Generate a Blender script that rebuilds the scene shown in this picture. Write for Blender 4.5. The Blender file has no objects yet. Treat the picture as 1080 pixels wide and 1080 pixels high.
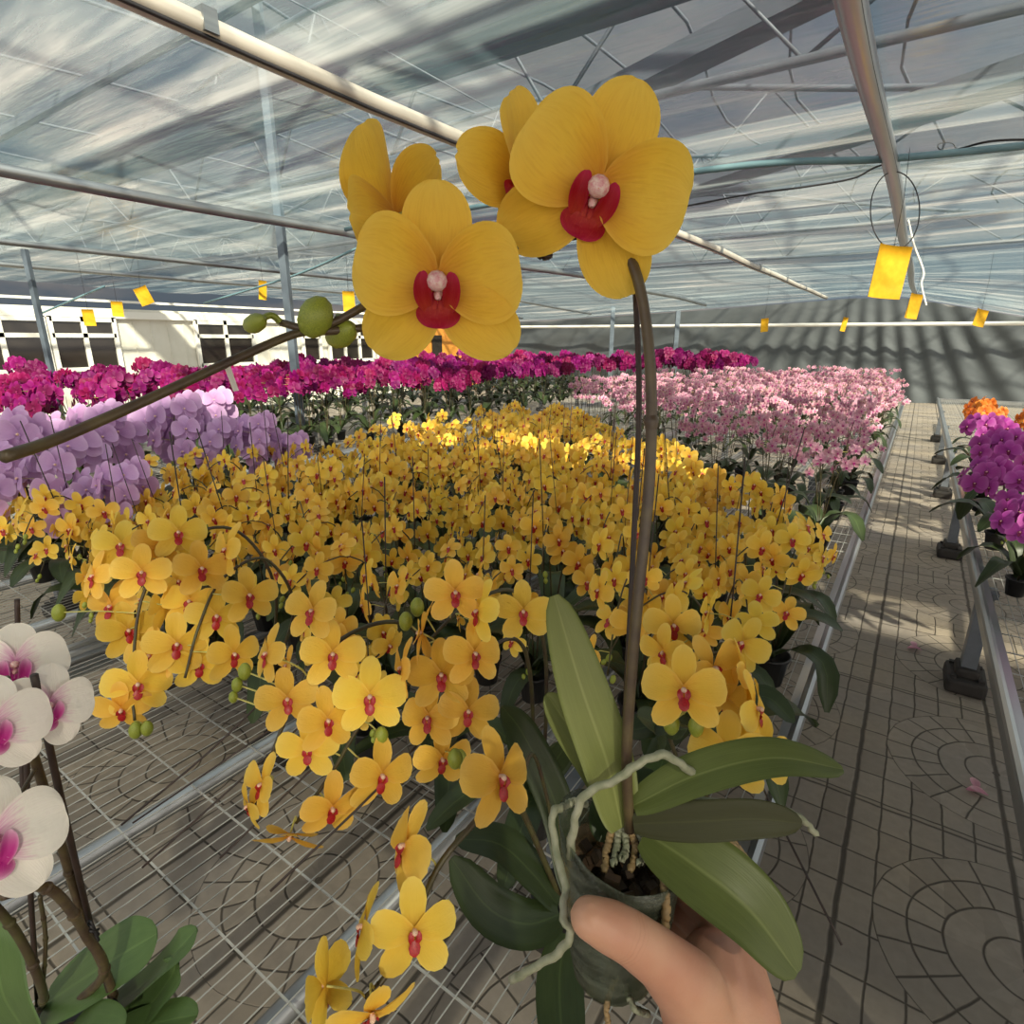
import bpy, bmesh, math, random
from mathutils import Vector, Matrix, noise
C = bpy.context.scene.collection
SKY, SUN, SUNDIR, EXPO = (.19, 2.8), 14.0, (.72, -.46, .6), 0.45
PI = math.pi
rnd = random.Random(7)
V = Vector
# ------------------------------------------------------------------ camera frame
EYE = V((0, 0, 1.5)); FPX = 607.0
TH, AL = math.radians(16.6), math.radians(34.5)
FW = V((-math.sin(AL)*math.cos(TH), math.cos(AL)*math.cos(TH), -math.sin(TH)))
RT = V((math.cos(AL), math.sin(AL), 0)); UP = RT.cross(FW)
def W(x, y, d):                      # point at picture position (x, y) and depth d metres
    return EYE + d*(FW + RT*((x-540)/FPX) - UP*((y-540)/FPX))
def ray(x, y): return FW*FPX + RT*(x-540) - UP*(y-540)
def on_z(x, y, z):
    r = ray(x, y); return EYE + r*((z-1.5)/r.z)
def on_x(x, y, X):
    r = ray(x, y); return EYE + r*(X/r.x)
def on_y(x, y, Y):
    r = ray(x, y); return EYE + r*(Y/r.y)
cam = bpy.data.cameras.new('camera'); cam.sensor_width = 36; cam.sensor_fit = 'HORIZONTAL'
cam.lens = 36*FPX/1080; cam.clip_start = 0.02; cam.clip_end = 300
co = bpy.data.objects.new('camera', cam); C.objects.link(co)
co.matrix_world = Matrix((RT, UP, -FW)).transposed().to_4x4(); co.location = EYE
bpy.context.scene.camera = co

# ------------------------------------------------------------------ object helpers
def tag(o, label=None, cat=None, group=None, kind=None):
    if label: o['label'] = label
    if cat: o['category'] = cat
    if group: o['group'] = group
    if kind: o['kind'] = kind
    return o
def link(name, data, parent=None, M=None):
    o = bpy.data.objects.new(name, data); C.objects.link(o)
    if parent is not None: o.parent = parent
    if M is not None: o.matrix_basis = M
    return o
def empty(name, loc, rz=0, scale=1):
    o = bpy.data.objects.new(name, None); C.objects.link(o); o.empty_display_size = .05
    o.location = loc; o.rotation_euler = (0, 0, rz); o.scale = (scale,)*3
    return o
def mesh(name, bm, mats, smooth=True):
    me = bpy.data.meshes.new(name); bm.to_mesh(me); bm.free()
    for m in (mats if isinstance(mats, (list, tuple)) else [mats]): me.materials.append(m)
    if smooth: me.polygons.foreach_set('use_smooth', [True]*len(me.polygons))
    return me
def obj(name, bm, mats, parent=None, M=None, smooth=True):
    return link(name, mesh(name, bm, mats, smooth), parent, M)
def box(bm, c, s, rot=None, bev=0):
    r = bmesh.ops.create_cube(bm, size=1); vs = r['verts']
    for v in vs:
        p = V((v.co.x*s[0], v.co.y*s[1], v.co.z*s[2]))
        v.co = (rot @ p if rot else p) + V(c)
    if bev:
        es = list({e for v in vs for e in v.link_edges})
        bmesh.ops.bevel(bm, geom=es, offset=bev, segments=2, affect='EDGES', profile=.6)
def spline(pts, n):                  # Catmull-Rom through the points
    P = [V(p) for p in pts]; P = [2*P[0]-P[1]] + P + [2*P[-1]-P[-2]]
    out = []; m = len(P)-3
    for k in range(n+1):
        t = k/n*m; i = min(int(t), m-1); t -= i
        a, b, c, d = P[i:i+4]
        out.append(.5*((2*b) + (c-a)*t + (2*a-5*b+4*c-d)*t*t + (3*b-a-3*c+d)*t**3))
    return out
def tube(bm, pts, rad, sides=6, cap=True, squash=1, mi=0):
    n = len(pts); R = rad if isinstance(rad, (list, tuple)) else [rad]*n
    t = (pts[1]-pts[0]).normalized(); x = t.orthogonal().normalized(); rings = []
    for i, p in enumerate(pts):
        q = (pts[min(i+1, n-1)]-pts[max(i-1, 0)]).normalized()
        x = (x - q*x.dot(q)).normalized(); y = q.cross(x)
        k = R[int(i*(len(R)-1)/max(n-1, 1)+.5)] if len(R) != n else R[i]
        rings.append([bm.verts.new(p + k*(x*math.cos(a)+y*math.sin(a)*squash)) for a in [2*PI*j/sides for j in range(sides)]])
    for a, b in zip(rings, rings[1:]):
        for j in range(sides):
            f = bm.faces.new((a[j], a[(j+1) % sides], b[(j+1) % sides], b[j])); f.material_index = mi
    if cap:
        for r in (rings[0][::-1], rings[-1]):
            f = bm.faces.new(r); f.material_index = mi
def lathe(bm, prof, n=16, c=(0, 0, 0), ax=None, mi=0):
    rings = []
    for r, z in prof:
        ring = [bm.verts.new((r*math.cos(2*PI*j/n), r*math.sin(2*PI*j/n), z)) for j in range(n)]
        rings.append(ring)
    vs = [v for r in rings for v in r]
    for a, b in zip(rings, rings[1:]):
        for j in range(n):
            f = bm.faces.new((a[j], a[(j+1) % n], b[(j+1) % n], b[j])); f.material_index = mi
    for v in vs: v.co = (ax @ v.co if ax else v.co) + V(c)
    return rings
def frame(pos, z, up, s=1):
    z = V(z).normalized(); x = V(up).cross(z)
    if x.length < 1e-4: x = z.orthogonal()
    x.normalize(); y = z.cross(x)
    M = Matrix((x, y, z)).transposed().to_4x4() @ Matrix.Scale(s, 4); M.translation = V(pos)
    return M

# ------------------------------------------------------------------ materials
def mat(name):
    m = bpy.data.materials.new(name); m.use_nodes = True; nt = m.node_tree; nt.nodes.clear()
    return m, nt, nt.nodes.new('ShaderNodeOutputMaterial')
def N(nt, t, ins=None, **kw):
    n = nt.nodes.new('ShaderNode'+t)
    for k, v in kw.items(): setattr(n, k, v)
    for k, v in (ins or {}).items():
        s = n.inputs[k]
        if isinstance(v, bpy.types.NodeSocket): nt.links.new(v, s)
        else: s.default_value = v
    return n
def rgb(h):
    f = lambda c: c/12.92 if c <= .04045 else ((c+.055)/1.055)**2.4
    return tuple(f(int(h[i:i+2], 16)/255) for i in (0, 2, 4)) + (1,)
def mth(nt, op, a, b=None, c=None, clamp=False):
    n = nt.nodes.new('ShaderNodeMath'); n.operation = op; n.use_clamp = clamp
    for i, v in enumerate((a, b, c)):
        if v is None: continue
        if isinstance(v, bpy.types.NodeSocket): nt.links.new(v, n.inputs[i])
        else: n.inputs[i].default_value = v
    return n.outputs[0]
def mixc(nt, f, a, b, blend='MIX'):
    n = nt.nodes.new('ShaderNodeMix'); n.data_type = 'RGBA'; n.blend_type = blend
    for k, v in ((0, f), (6, a), (7, b)):
        if isinstance(v, bpy.types.NodeSocket): nt.links.new(v, n.inputs[k])
        else: n.inputs[k].default_value = v
    return n.outputs[2]
def ramp(nt, f, stops):
    n = nt.nodes.new('ShaderNodeValToRGB'); e = n.color_ramp.elements
    while len(e) < len(stops): e.new(.5)
    for q, (p, c) in zip(e, stops): q.position = p; q.color = c
    nt.links.new(f, n.inputs[0]); return n.outputs[0]
def plain(name, col, rough=.5, metal=0, col2=None, scale=20, bump=0, spec=.5, stretch=None):
    m, nt, out = mat(name)
    b = N(nt, 'BsdfPrincipled', {'Roughness': rough, 'Metallic': metal, 'Specular IOR Level': spec})
    tc = N(nt, 'TexCoord'); src = tc.outputs['Object']
    if stretch: src = N(nt, 'Mapping', {'Vector': src, 'Scale': stretch}).outputs[0]
    nz = N(nt, 'TexNoise', {'Vector': src, 'Scale': scale, 'Detail': 4.})
    nt.links.new(mixc(nt, ramp(nt, nz.outputs[0], [(.35, (0, 0, 0, 1)), (.65, (1, 1, 1, 1))]), rgb(col), rgb(col2 or col)), b.inputs['Base Color'])
    if bump:
        bp = N(nt, 'Bump', {'Strength': bump, 'Distance': .002, 'Height': nz.outputs[0]}); nt.links.new(bp.outputs[0], b.inputs['Normal'])
    nt.links.new(b.outputs[0], out.inputs[0]); return m
def petal_mat(name, col, base, edge=None, vein=None, trans=.35, hue=.012, val=.15, reach=.35, vamt=.35):
    """petal: colour runs from claw to tip along the blade's own u coordinate, fine veins, some light passes through"""
    m, nt, out = mat(name)
    uv = N(nt, 'UVMap').outputs[0]; s = N(nt, 'SeparateXYZ', {0: uv}); u, v = s.outputs[0], s.outputs[1]
    nz = N(nt, 'TexNoise', {'Vector': N(nt, 'Mapping', {'Vector': uv, 'Scale': (3, 26, 1)}).outputs[0], 'Scale': 1., 'Detail': 3.})
    n2 = N(nt, 'TexNoise', {'Vector': uv, 'Scale': 4., 'Detail': 2.})
    uu = mth(nt, 'ADD', u, mth(nt, 'MULTIPLY', mth(nt, 'SUBTRACT', nz.outputs[0], .5), .6))
    k = mth(nt, 'DIVIDE', uu, reach, clamp=True)
    c = mixc(nt, mth(nt, 'POWER', k, .8), rgb(base), rgb(col))
    if edge:
        e = mth(nt, 'MULTIPLY', mth(nt, 'POWER', u, 4.), .8, clamp=True); c = mixc(nt, e, c, rgb(edge))
    if edge:
        ev = mth(nt, 'POWER', mth(nt, 'ABSOLUTE', mth(nt, 'SUBTRACT', mth(nt, 'MULTIPLY', v, 2.), 1.)), 7.); c = mixc(nt, mth(nt, 'MULTIPLY', ev, .5), c, rgb(edge))
    if vein:
        f = ramp(nt, nz.outputs[0], [(.5, (0, 0, 0, 1)), (.72, (1, 1, 1, 1))])
        c = mixc(nt, mth(nt, 'MULTIPLY', f, mth(nt, 'MULTIPLY', mth(nt, 'SUBTRACT', 1.1, u), vamt)), c, rgb(vein))
    oi = N(nt, 'ObjectInfo').outputs['Random']
    h = N(nt, 'HueSaturation', {'Hue': mth(nt, 'ADD', .5-hue/2, mth(nt, 'MULTIPLY', oi, hue)),
        'Value': mth(nt, "ADD", 1-val/2, mth(nt, 'MULTIPLY', mth(nt, 'FRACT', mth(nt, 'MULTIPLY', oi, 7.3)), val)), 'Color': c})
    bp = N(nt, 'Bump', {'Strength': .25, 'Distance': .002, 'Height': mth(nt, 'ADD', nz.outputs[0], mth(nt, 'MULTIPLY', n2.outputs[0], 2.))})
    b = N(nt, 'BsdfPrincipled', {'Base Color': h.outputs[0], 'Roughness': .5, 'Specular IOR Level': .25, 'Normal': bp.outputs[0]})
    t = N(nt, 'BsdfTranslucent', {'Color': h.outputs[0], 'Normal': bp.outputs[0]})
    x = N(nt, 'MixShader', {0: trans, 1: b.outputs[0], 2: t.outputs[0]}); nt.links.new(x.outputs[0], out.inputs[0])
    return m
def leaf_mat(name, col, mid, col2, rough=.38):
    m, nt, out = mat(name)
    uv = N(nt, 'UVMap').outputs[0]; s = N(nt, 'SeparateXYZ', {0: uv})
    v = mth(nt, 'ABSOLUTE', mth(nt, 'SUBTRACT', s.outputs[1], .5))
    st = N(nt, 'TexNoise', {'Vector': N(nt, 'Mapping', {'Vector': uv, 'Scale': (2.5, 45, 1)}).outputs[0], 'Scale': 1., 'Detail': 3.})
    bl = N(nt, 'TexNoise', {'Vector': uv, 'Scale': 5., 'Detail': 4.})
    c = mixc(nt, bl.outputs[0], rgb(col), rgb(col2))
    c = mixc(nt, mth(nt, 'MULTIPLY', st.outputs[0], .35), c, rgb(mid))
    c = mixc(nt, ramp(nt, v, [(.0, (.6, .6, .6, 1)), (.035, (0, 0, 0, 1))]), c, rgb(mid))
    oi = N(nt, 'ObjectInfo').outputs['Random']
    h = N(nt, 'HueSaturation', {'Value': mth(nt, 'ADD', .8, mth(nt, 'MULTIPLY', oi, .4)), 'Color': c})
    bp = N(nt, 'Bump', {'Strength': .15, 'Distance': .002, 'Height': st.outputs[0]})
    b = N(nt, 'BsdfPrincipled', {'Base Color': h.outputs[0], 'Roughness': rough, 'Specular IOR Level': .28, 'Normal': bp.outputs[0]})
    nt.links.new(b.outputs[0], out.inputs[0]); return m

M = {}
M['yel'] = petal_mat('yellow_petal', 'F9CA4A', 'E2A030', 'FBDA74', 'E8B23C', .32, .022, .26)
M['hero'] = petal_mat('golden_petal', 'FACC40', 'D08424', 'FAD860', 'DA9826', .34, 0, 0, .5, .6)
M['lav'] = petal_mat('lavender_petal', 'C69ACA', 'AE82BA', 'DEBCE0', 'A87EB6', .3, .03, .2)
M['mag'] = petal_mat('magenta_petal', '7C0850', '62053E', '94186C', '5A043A', .3, .06, .6)
M['pink'] = petal_mat('pink_petal', 'D69AB0', 'B06684', 'EBC8CE', 'C27C98', .3, .03, .4)
M['purp'] = petal_mat('orchid_purple_petal', 'BC48AA', '96288C', 'D87CCA', '9A2C90', .3, .02, .3)
M['oran'] = petal_mat('orange_petal', 'E07A2E', 'B84A18', 'EFA050', 'B85420', .3, .02, .3)
M['whit'] = petal_mat('white_pink_petal', 'FCF7EE', 'D050B0', 'F8F2E8', 'F2D8E4', .3, 0, .05, .46, .3)
M['lipred'] = plain('red_lip', '960C12', .4, 0, 'B41A1E', 60)
M['lipdeep'] = petal_mat('crimson_lip', 'A4101C', 'B83A2A', 'B81C50', 'D8603A', .2, 0, 0, .5, .5)
M['lipmag'] = petal_mat('magenta_lip', 'C42C94', 'B01A7C', 'F3D0E0', 'D060A0', .2, 0, 0, .9, .4)
M['lipdark'] = plain('dark_purple_lip', '6E0640', .5, 0, '8A1258', 60)
M['colw'] = plain('white_column', 'E8CDB0', .4, 0, 'D69A80', 90)
M['colp'] = plain('pale_pink_column', 'EBCFC4', .4, 0, 'D98F94', 60)
M['leaf'] = leaf_mat('dark_green_leaf', '334024', '4C5C34', '222C18')
M['leafh'] = leaf_mat('green_leaf', '59642E', '7E8852', '444E24', .4)
M['leafy'] = leaf_mat('yellowish_green_leaf', '7C8446', '9CA266', '656E38', .4)
M['leafu'] = leaf_mat('deep_green_leaf', '343612', '42461C', '2A2C10', .45)
M['leafl'] = leaf_mat('mid_green_leaf', '51683A', '647C48', '3A502C', .4)
M['stem'] = plain('brown_green_stem', '3E2F24', .45, 0, '4C4A2A', 30)
M['stemh'] = plain('brown_stem', '44352A', .4, 0, '5A4E34', 60, .3)
M['stake'] = plain('dark_stake', '2A1F1C', .5, 0, '3A2A24', 40)
M['pedi'] = plain('pale_green_stalk', 'B9B45A', .45, 0, 'CFC878', 60)
M['bud'] = plain('green_bud', '98A03A', .4, 0, '7C8A30', 40, .2)
M['root'] = plain('grey_green_root', '9A9A84', .6, 0, '7E8268', 120, .4)
M['rootb'] = plain('tan_root', '9C8158', .6, 0, '7A6646', 120, .4)
M['bark'] = plain('dark_bark', '2A1E16', .8, 0, '4A3626', 70, 1)
M['pot'] = plain('black_plastic', '1C1C1E', .45, 0, '26272A', 10)
M['steel'] = plain('galvanised_steel', 'A4A8AA', .38, .85, '8A8E92', 25, 0, .5, (1, .08, 1))
M['wire'] = plain('zinc_wire', 'C6C5C0', .4, .3, 'B6B6B2', 10)
M['alu'] = plain('aluminium', 'B8BABC', .32, .85, 'A2A5A8', 12, 0, .5, (1, .05, 1))
M['grey'] = plain('grey_painted_steel', '7A8088', .5, .3, '6A7078', 9)
M['rub'] = plain('black_rubber', '262322', .7, 0, '34302C', 14, .3)
M['card'] = plain('yellow_card', 'D2A222', .7, 0, 'C8981C', 30, 0, .2)
M['cable'] = plain('black_cable', '1E1C20', .5)
M['blue'] = plain('teal_strap', '64848F', .5, 0, '74949C', 5)
M['white'] = plain('white_panel', 'DAD8CE', .5, 0, 'CFCCC0', 3)
M['wfr'] = plain('white_frame', 'E4E2DA', .45)
M['wood'] = plain('orange_wood', 'C98A3C', .6, 0, 'B3742C', 6, .2, .3, (1, 1, 14))
M['tagw'] = plain('white_paper', 'F0EEE8', .6)
M['truss'] = plain('roof_steel', '565C66', .6, .2, '4A505A', 6)
M['shade'] = plain('sun_blocker', '474E59', .9, 0, '3C434D', 3)  # opaque grey shared by gutter, shade rolls and the added sun blockers
M['pipew'] = plain('worn_white_metal', 'D6CFC4', .35, .3, 'B8B2A8', 12, 0, .5, (1, .05, 1))
M['post'] = plain('dark_grey_steel', '5E6974', .5, .2, '525C66', 9)
def thin_blocker_mat():  # half-clear sheet added to dim the sun on the front plants
    m, nt, out = mat('thin_sun_blocker')
    x = N(nt, 'MixShader', {0: .6, 1: N(nt, 'BsdfTransparent').outputs[0], 2: N(nt, 'BsdfDiffuse', {'Color': rgb('5A6068')}).outputs[0]}); nt.links.new(x.outputs[0], out.inputs[0]); return m
M['net'] = thin_blocker_mat()
M['skin'] = None
def skin_mat():
    m, nt, out = mat('skin')
    tc = N(nt, 'TexCoord').outputs['Object']
    n1 = N(nt, 'TexNoise', {'Vector': tc, 'Scale': 22., 'Detail': 3.}); n2 = N(nt, 'TexNoise', {'Vector': tc, 'Scale': 420., 'Detail': 3.})
    c = mixc(nt, ramp(nt, n1.outputs[0], [(.35, (0, 0, 0, 1)), (.7, (1, 1, 1, 1))]), rgb('C4957A'), rgb('B57F68'))
    ip = W(657, 986, .337); ax = (W(622, 968, .332)-W(697, 1012, .345)).normalized()    # folds of skin over the thumb joint
    dv = N(nt, 'VectorMath', {0: tc, 1: ip}, operation='SUBTRACT').outputs[0]
    wob = mth(nt, 'MULTIPLY', mth(nt, 'SUBTRACT', N(nt, 'TexNoise', {'Vector': tc, 'Scale': 120.}).outputs[0], .5), .004)
    tt = mth(nt, 'ADD', N(nt, 'VectorMath', {0: dv, 1: ax}, operation='DOT_PRODUCT').outputs['Value'], wob)
    near = mth(nt, 'SUBTRACT', 1., mth(nt, 'DIVIDE', mth(nt, 'ABSOLUTE', tt), .0065), clamp=True)
    fold = mth(nt, 'MULTIPLY', mth(nt, 'POWER', mth(nt, 'ABSOLUTE', mth(nt, 'SINE', mth(nt, 'MULTIPLY', tt, 1150.))), 9.), near)
    ln = N(nt, 'VectorMath', {0: dv}, operation='LENGTH').outputs['Value']
    fold = mth(nt, 'MULTIPLY', fold, mth(nt, 'SUBTRACT', 1., mth(nt, 'DIVIDE', mth(nt, 'SUBTRACT', ln, .012), .008, clamp=True)))
    c = mixc(nt, mth(nt, 'MULTIPLY', fold, .35), c, rgb('8E5A46'))
    bp = N(nt, 'Bump', {'Strength': .3, 'Distance': .001, 'Height': mth(nt, 'SUBTRACT', mth(nt, 'MULTIPLY', n2.outputs[0], .6), mth(nt, 'MULTIPLY', fold, .7))})
    b = N(nt, 'BsdfPrincipled', {'Base Color': c, 'Roughness': .48, 'Subsurface Weight': .15, 'Subsurface Radius': (.01, .004, .002), 'Subsurface Scale': .5, 'Normal': bp.outputs[0]})
    nt.links.new(b.outputs[0], out.inputs[0]); return m
M['skin'] = skin_mat()
def glass_dark():
    m, nt, out = mat('window_glass')
    b = N(nt, 'BsdfPrincipled', {'Base Color': rgb('2A2622'), 'Roughness': .12, 'Specular IOR Level': .6}); nt.links.new(b.outputs[0], out.inputs[0]); return m
M['glass'] = glass_dark()
def clear_plastic():
    m, nt, out = mat('clear_plastic')
    tc = N(nt, 'TexCoord').outputs['Object']
    nz = N(nt, 'TexNoise', {'Vector': N(nt, 'Mapping', {'Vector': tc, 'Scale': (26, 26, 70)}).outputs[0], 'Scale': 1., 'Detail': 4., 'Distortion': 1.5})
    f = ramp(nt, nz.outputs[0], [(.38, (.16,)*3+(1,)), (.72, (.55,)*3+(1,))])
    bp = N(nt, 'Bump', {'Strength': .6, 'Distance': .003, 'Height': nz.outputs[0]})
    b = N(nt, 'BsdfPrincipled', {'Base Color': rgb('747A6C'), 'Roughness': .2, 'Specular IOR Level': .8, 'Normal': bp.outputs[0]})
    t = N(nt, 'BsdfTransparent', {'Color': rgb('D8DDD0')})
    x = N(nt, 'MixShader', {0: f, 1: t.outputs[0], 2: b.outputs[0]}); nt.links.new(x.outputs[0], out.inputs[0]); return m
M['clear'] = clear_plastic()
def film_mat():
    """thin greenhouse film: mostly clear, with light along its stretched folds painted in as haze and tint"""
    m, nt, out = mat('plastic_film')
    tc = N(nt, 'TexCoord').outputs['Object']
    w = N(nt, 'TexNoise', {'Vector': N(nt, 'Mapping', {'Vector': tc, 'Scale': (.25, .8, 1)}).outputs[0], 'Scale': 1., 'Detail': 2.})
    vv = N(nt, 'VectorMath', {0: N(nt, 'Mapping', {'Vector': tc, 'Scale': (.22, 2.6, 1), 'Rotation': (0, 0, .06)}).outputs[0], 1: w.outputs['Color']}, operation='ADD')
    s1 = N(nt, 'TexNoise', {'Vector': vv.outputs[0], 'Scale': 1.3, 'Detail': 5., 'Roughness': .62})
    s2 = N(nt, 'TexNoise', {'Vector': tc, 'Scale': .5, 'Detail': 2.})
    k = ramp(nt, s1.outputs[0], [(.42, (0, 0, 0, 1)), (.66, (1, 1, 1, 1))])  # streak mask: light bent by the folds, painted as pale bands
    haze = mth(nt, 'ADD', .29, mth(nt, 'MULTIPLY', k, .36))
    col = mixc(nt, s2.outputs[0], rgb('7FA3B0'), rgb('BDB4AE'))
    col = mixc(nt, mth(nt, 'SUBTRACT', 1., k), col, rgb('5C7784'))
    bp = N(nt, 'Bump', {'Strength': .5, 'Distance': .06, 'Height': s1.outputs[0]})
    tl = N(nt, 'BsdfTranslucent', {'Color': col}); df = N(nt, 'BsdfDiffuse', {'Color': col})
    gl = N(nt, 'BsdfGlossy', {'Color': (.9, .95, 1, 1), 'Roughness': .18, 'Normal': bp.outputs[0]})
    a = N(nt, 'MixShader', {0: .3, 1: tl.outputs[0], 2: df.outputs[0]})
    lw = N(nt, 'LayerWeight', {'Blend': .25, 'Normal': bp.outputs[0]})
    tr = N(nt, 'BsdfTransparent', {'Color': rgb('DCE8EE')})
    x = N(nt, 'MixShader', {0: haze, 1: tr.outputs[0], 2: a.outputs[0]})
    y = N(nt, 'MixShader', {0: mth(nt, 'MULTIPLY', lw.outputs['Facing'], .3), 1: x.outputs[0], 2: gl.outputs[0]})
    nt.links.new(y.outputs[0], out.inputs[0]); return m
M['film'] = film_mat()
def tarp_mat():
    m, nt, out = mat('grey_tarpaulin')
    tc = N(nt, 'TexCoord').outputs['Object']
    nz = N(nt, 'TexNoise', {'Vector': N(nt, 'Mapping', {'Vector': tc, 'Scale': (1.2, 1, .5)}).outputs[0], 'Scale': 1.5, 'Detail': 4.})
    c = mixc(nt, nz.outputs[0], rgb('4C5154'), rgb('5C6063'))
    b = N(nt, 'BsdfPrincipled', {'Base Color': c, 'Roughness': .75, 'Specular IOR Level': .2}); nt.links.new(b.outputs[0], out.inputs[0]); return m
M['tarp'] = tarp_mat()
def floor_mat():
    """stamped paving: oblong sets between bold seams, fan rings every 0.83 m"""
    m, nt, out = mat('stamped_paving')
    tc = N(nt, 'TexCoord').outputs['Object']
    wob = N(nt, 'TexNoise', {'Vector': tc, 'Scale': 9., 'Detail': 2.})
    p = N(nt, 'VectorMath', {0: tc, 1: N(nt, 'VectorMath', {0: wob.outputs['Color'], 'Scale': .012}, operation='SCALE').outputs[0]}, operation='ADD').outputs[0]
    s = N(nt, 'SeparateXYZ', {0: p}); X, Y = s.outputs[0], s.outputs[1]
    def dist(x, period, off):       # distance to the nearest line of a family
        q = mth(nt, 'DIVIDE', mth(nt, 'SUBTRACT', x, off), period)
        fr = mth(nt, 'SUBTRACT', q, mth(nt, 'ROUND', q)); return mth(nt, 'MULTIPLY', mth(nt, 'ABSOLUTE', fr), period), mth(nt, 'FLOOR', q)
    P = .83
    def loc(x, off):
        q = mth(nt, 'DIVIDE', mth(nt, 'SUBTRACT', x, off), P); r = mth(nt, 'ROUND', q)
        return mth(nt, 'MULTIPLY', mth(nt, 'SUBTRACT', q, r), P)
    fx, fy = loc(X, .471), loc(Y, 1.586)
    r = mth(nt, 'SQRT', mth(nt, 'ADD', mth(nt, 'MULTIPLY', fx, fx), mth(nt, 'MULTIPLY', fy, fy)))
    inside = mth(nt, 'LESS_THAN', r, .334)
    gx, ix = dist(X, .083, .056); gy, iy = dist(Y, .138, 1.606)
    grid = mth(nt, 'MINIMUM', gx, gy)
    rr, ir = dist(r, .0815, .0085+.0815)
    ang = mth(nt, 'ARCTAN2', fy, fx); ra, ia = dist(ang, PI/10, 0)
    ray_ = mth(nt, 'MULTIPLY', ra, mth(nt, 'MAXIMUM', r, .02))
    ray_ = mth(nt, 'ADD', ray_, mth(nt, 'LESS_THAN', r, .17))
    fan = mth(nt, 'MINIMUM', rr, ray_)
    d = mth(nt, 'ADD', mth(nt, 'MULTIPLY', fan, inside), mth(nt, 'MULTIPLY', grid, mth(nt, 'SUBTRACT', 1., inside)))
    line = mth(nt, 'SUBTRACT', 1., mth(nt, 'DIVIDE', mth(nt, 'SUBTRACT', d, .0012), .003, clamp=True))
    sx, _ = dist(X, .415, .056); sy, _2 = dist(Y, .83, 1.998)
    seam = mth(nt, 'SUBTRACT', 1., mth(nt, 'DIVIDE', mth(nt, 'SUBTRACT', mth(nt, 'MINIMUM', sx, mth(nt, 'ADD', sy, .003)), .004), .006, clamp=True))
    line = mth(nt, 'MAXIMUM', line, seam)
    idv = N(nt, 'CombineXYZ', {0: mth(nt, 'ADD', ix, mth(nt, 'MULTIPLY', ir, inside)), 1: mth(nt, 'ADD', iy, mth(nt, 'MULTIPLY', ia, inside)), 2: inside})
    wn = N(nt, 'TexWhiteNoise', {0: idv.outputs[0]}, noise_dimensions='3D').outputs[0]
    n1 = N(nt, 'TexNoise', {'Vector': tc, 'Scale': 1.6, 'Detail': 5.}); n2 = N(nt, 'TexNoise', {'Vector': tc, 'Scale': 38., 'Detail': 4.})
    c = mixc(nt, ramp(nt, n1.outputs[0], [(.35, (0, 0, 0, 1)), (.68, (1, 1, 1, 1))]), rgb('A0978E'), rgb('B6A792'))
    c = mixc(nt, mth(nt, 'MULTIPLY', wn, .4), c, rgb('7A7066'))
    c = mixc(nt, mth(nt, 'MULTIPLY', n2.outputs[0], .5), c, rgb('6C665E'))
    c = mixc(nt, mth(nt, 'MULTIPLY', line, .78), c, rgb('2E2922'))
    h = mth(nt, 'SUBTRACT', mth(nt, 'MULTIPLY', n2.outputs[0], .25), line)
    bp = N(nt, 'Bump', {'Strength': .5, 'Distance': .006, 'Height': h})
    b = N(nt, 'BsdfPrincipled', {'Base Color': c, 'Roughness': .72, 'Specular IOR Level': .3, 'Normal': bp.outputs[0]})
    nt.links.new(b.outputs[0], out.inputs[0]); return m
M['floor'] = floor_mat()

# ------------------------------------------------------------------ plant geometry
def prof(u, a, b):
    k = a/(a+b); return (u**a*(1-u)**b)/(k**a*(1-k)**b) if 0 < u < 1 else 0.
def blade(bm, ang, L, wd, a=.75, b=.42, z0=0, tilt=0, bend=0, cup=0, groove=0, ruf=0, nu=6, nv=4, ph=0, mi=0, w0=.12, off=.0, skew=0, o=(0, 0)):
    """one petal or sepal in the flower's own plane (+Z faces out of the flower)"""
    uv = bm.loops.layers.uv.verify()
    d = V((math.cos(ang), math.sin(ang), 0)); sd = V((-d.y, d.x, 0)); rows = []
    for i in range(nu+1):
        s = i/nu; u = 1-(1-s)**1.5; row = []
        w = wd/2*(prof(min(u*.985+.006, .999), a, b)*(1-w0*(1-u)**4) + w0*(1-u)**3)
        for j in range(nv+1):
            v = 2*j/nv-1
            z = z0 + L*(tilt*u + bend*u*u) + cup*wd*v*v*math.sin(PI*min(u*1.05, 1)) - groove*L*math.exp(-(v*3.2)**2)*math.sin(PI*u)
            z += ruf*L*u*math.sin(5.1*v+ph+3*u)
            row.append((bm.verts.new(d*(off+L*u) + sd*(w*v + skew*L*u*u) + V((o[0], o[1], z))), u, (v+1)/2))
        rows.append(row)
    for p, q in zip(rows, rows[1:]):
        for j in range(nv):
            f = bm.faces.new((p[j][0], q[j][0], q[j+1][0], p[j+1][0])); f.material_index = mi
            for l, t in zip(f.loops, (p[j], q[j], q[j+1], p[j+1])): l[uv].uv = (t[1], t[2])
D = math.radians
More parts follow.
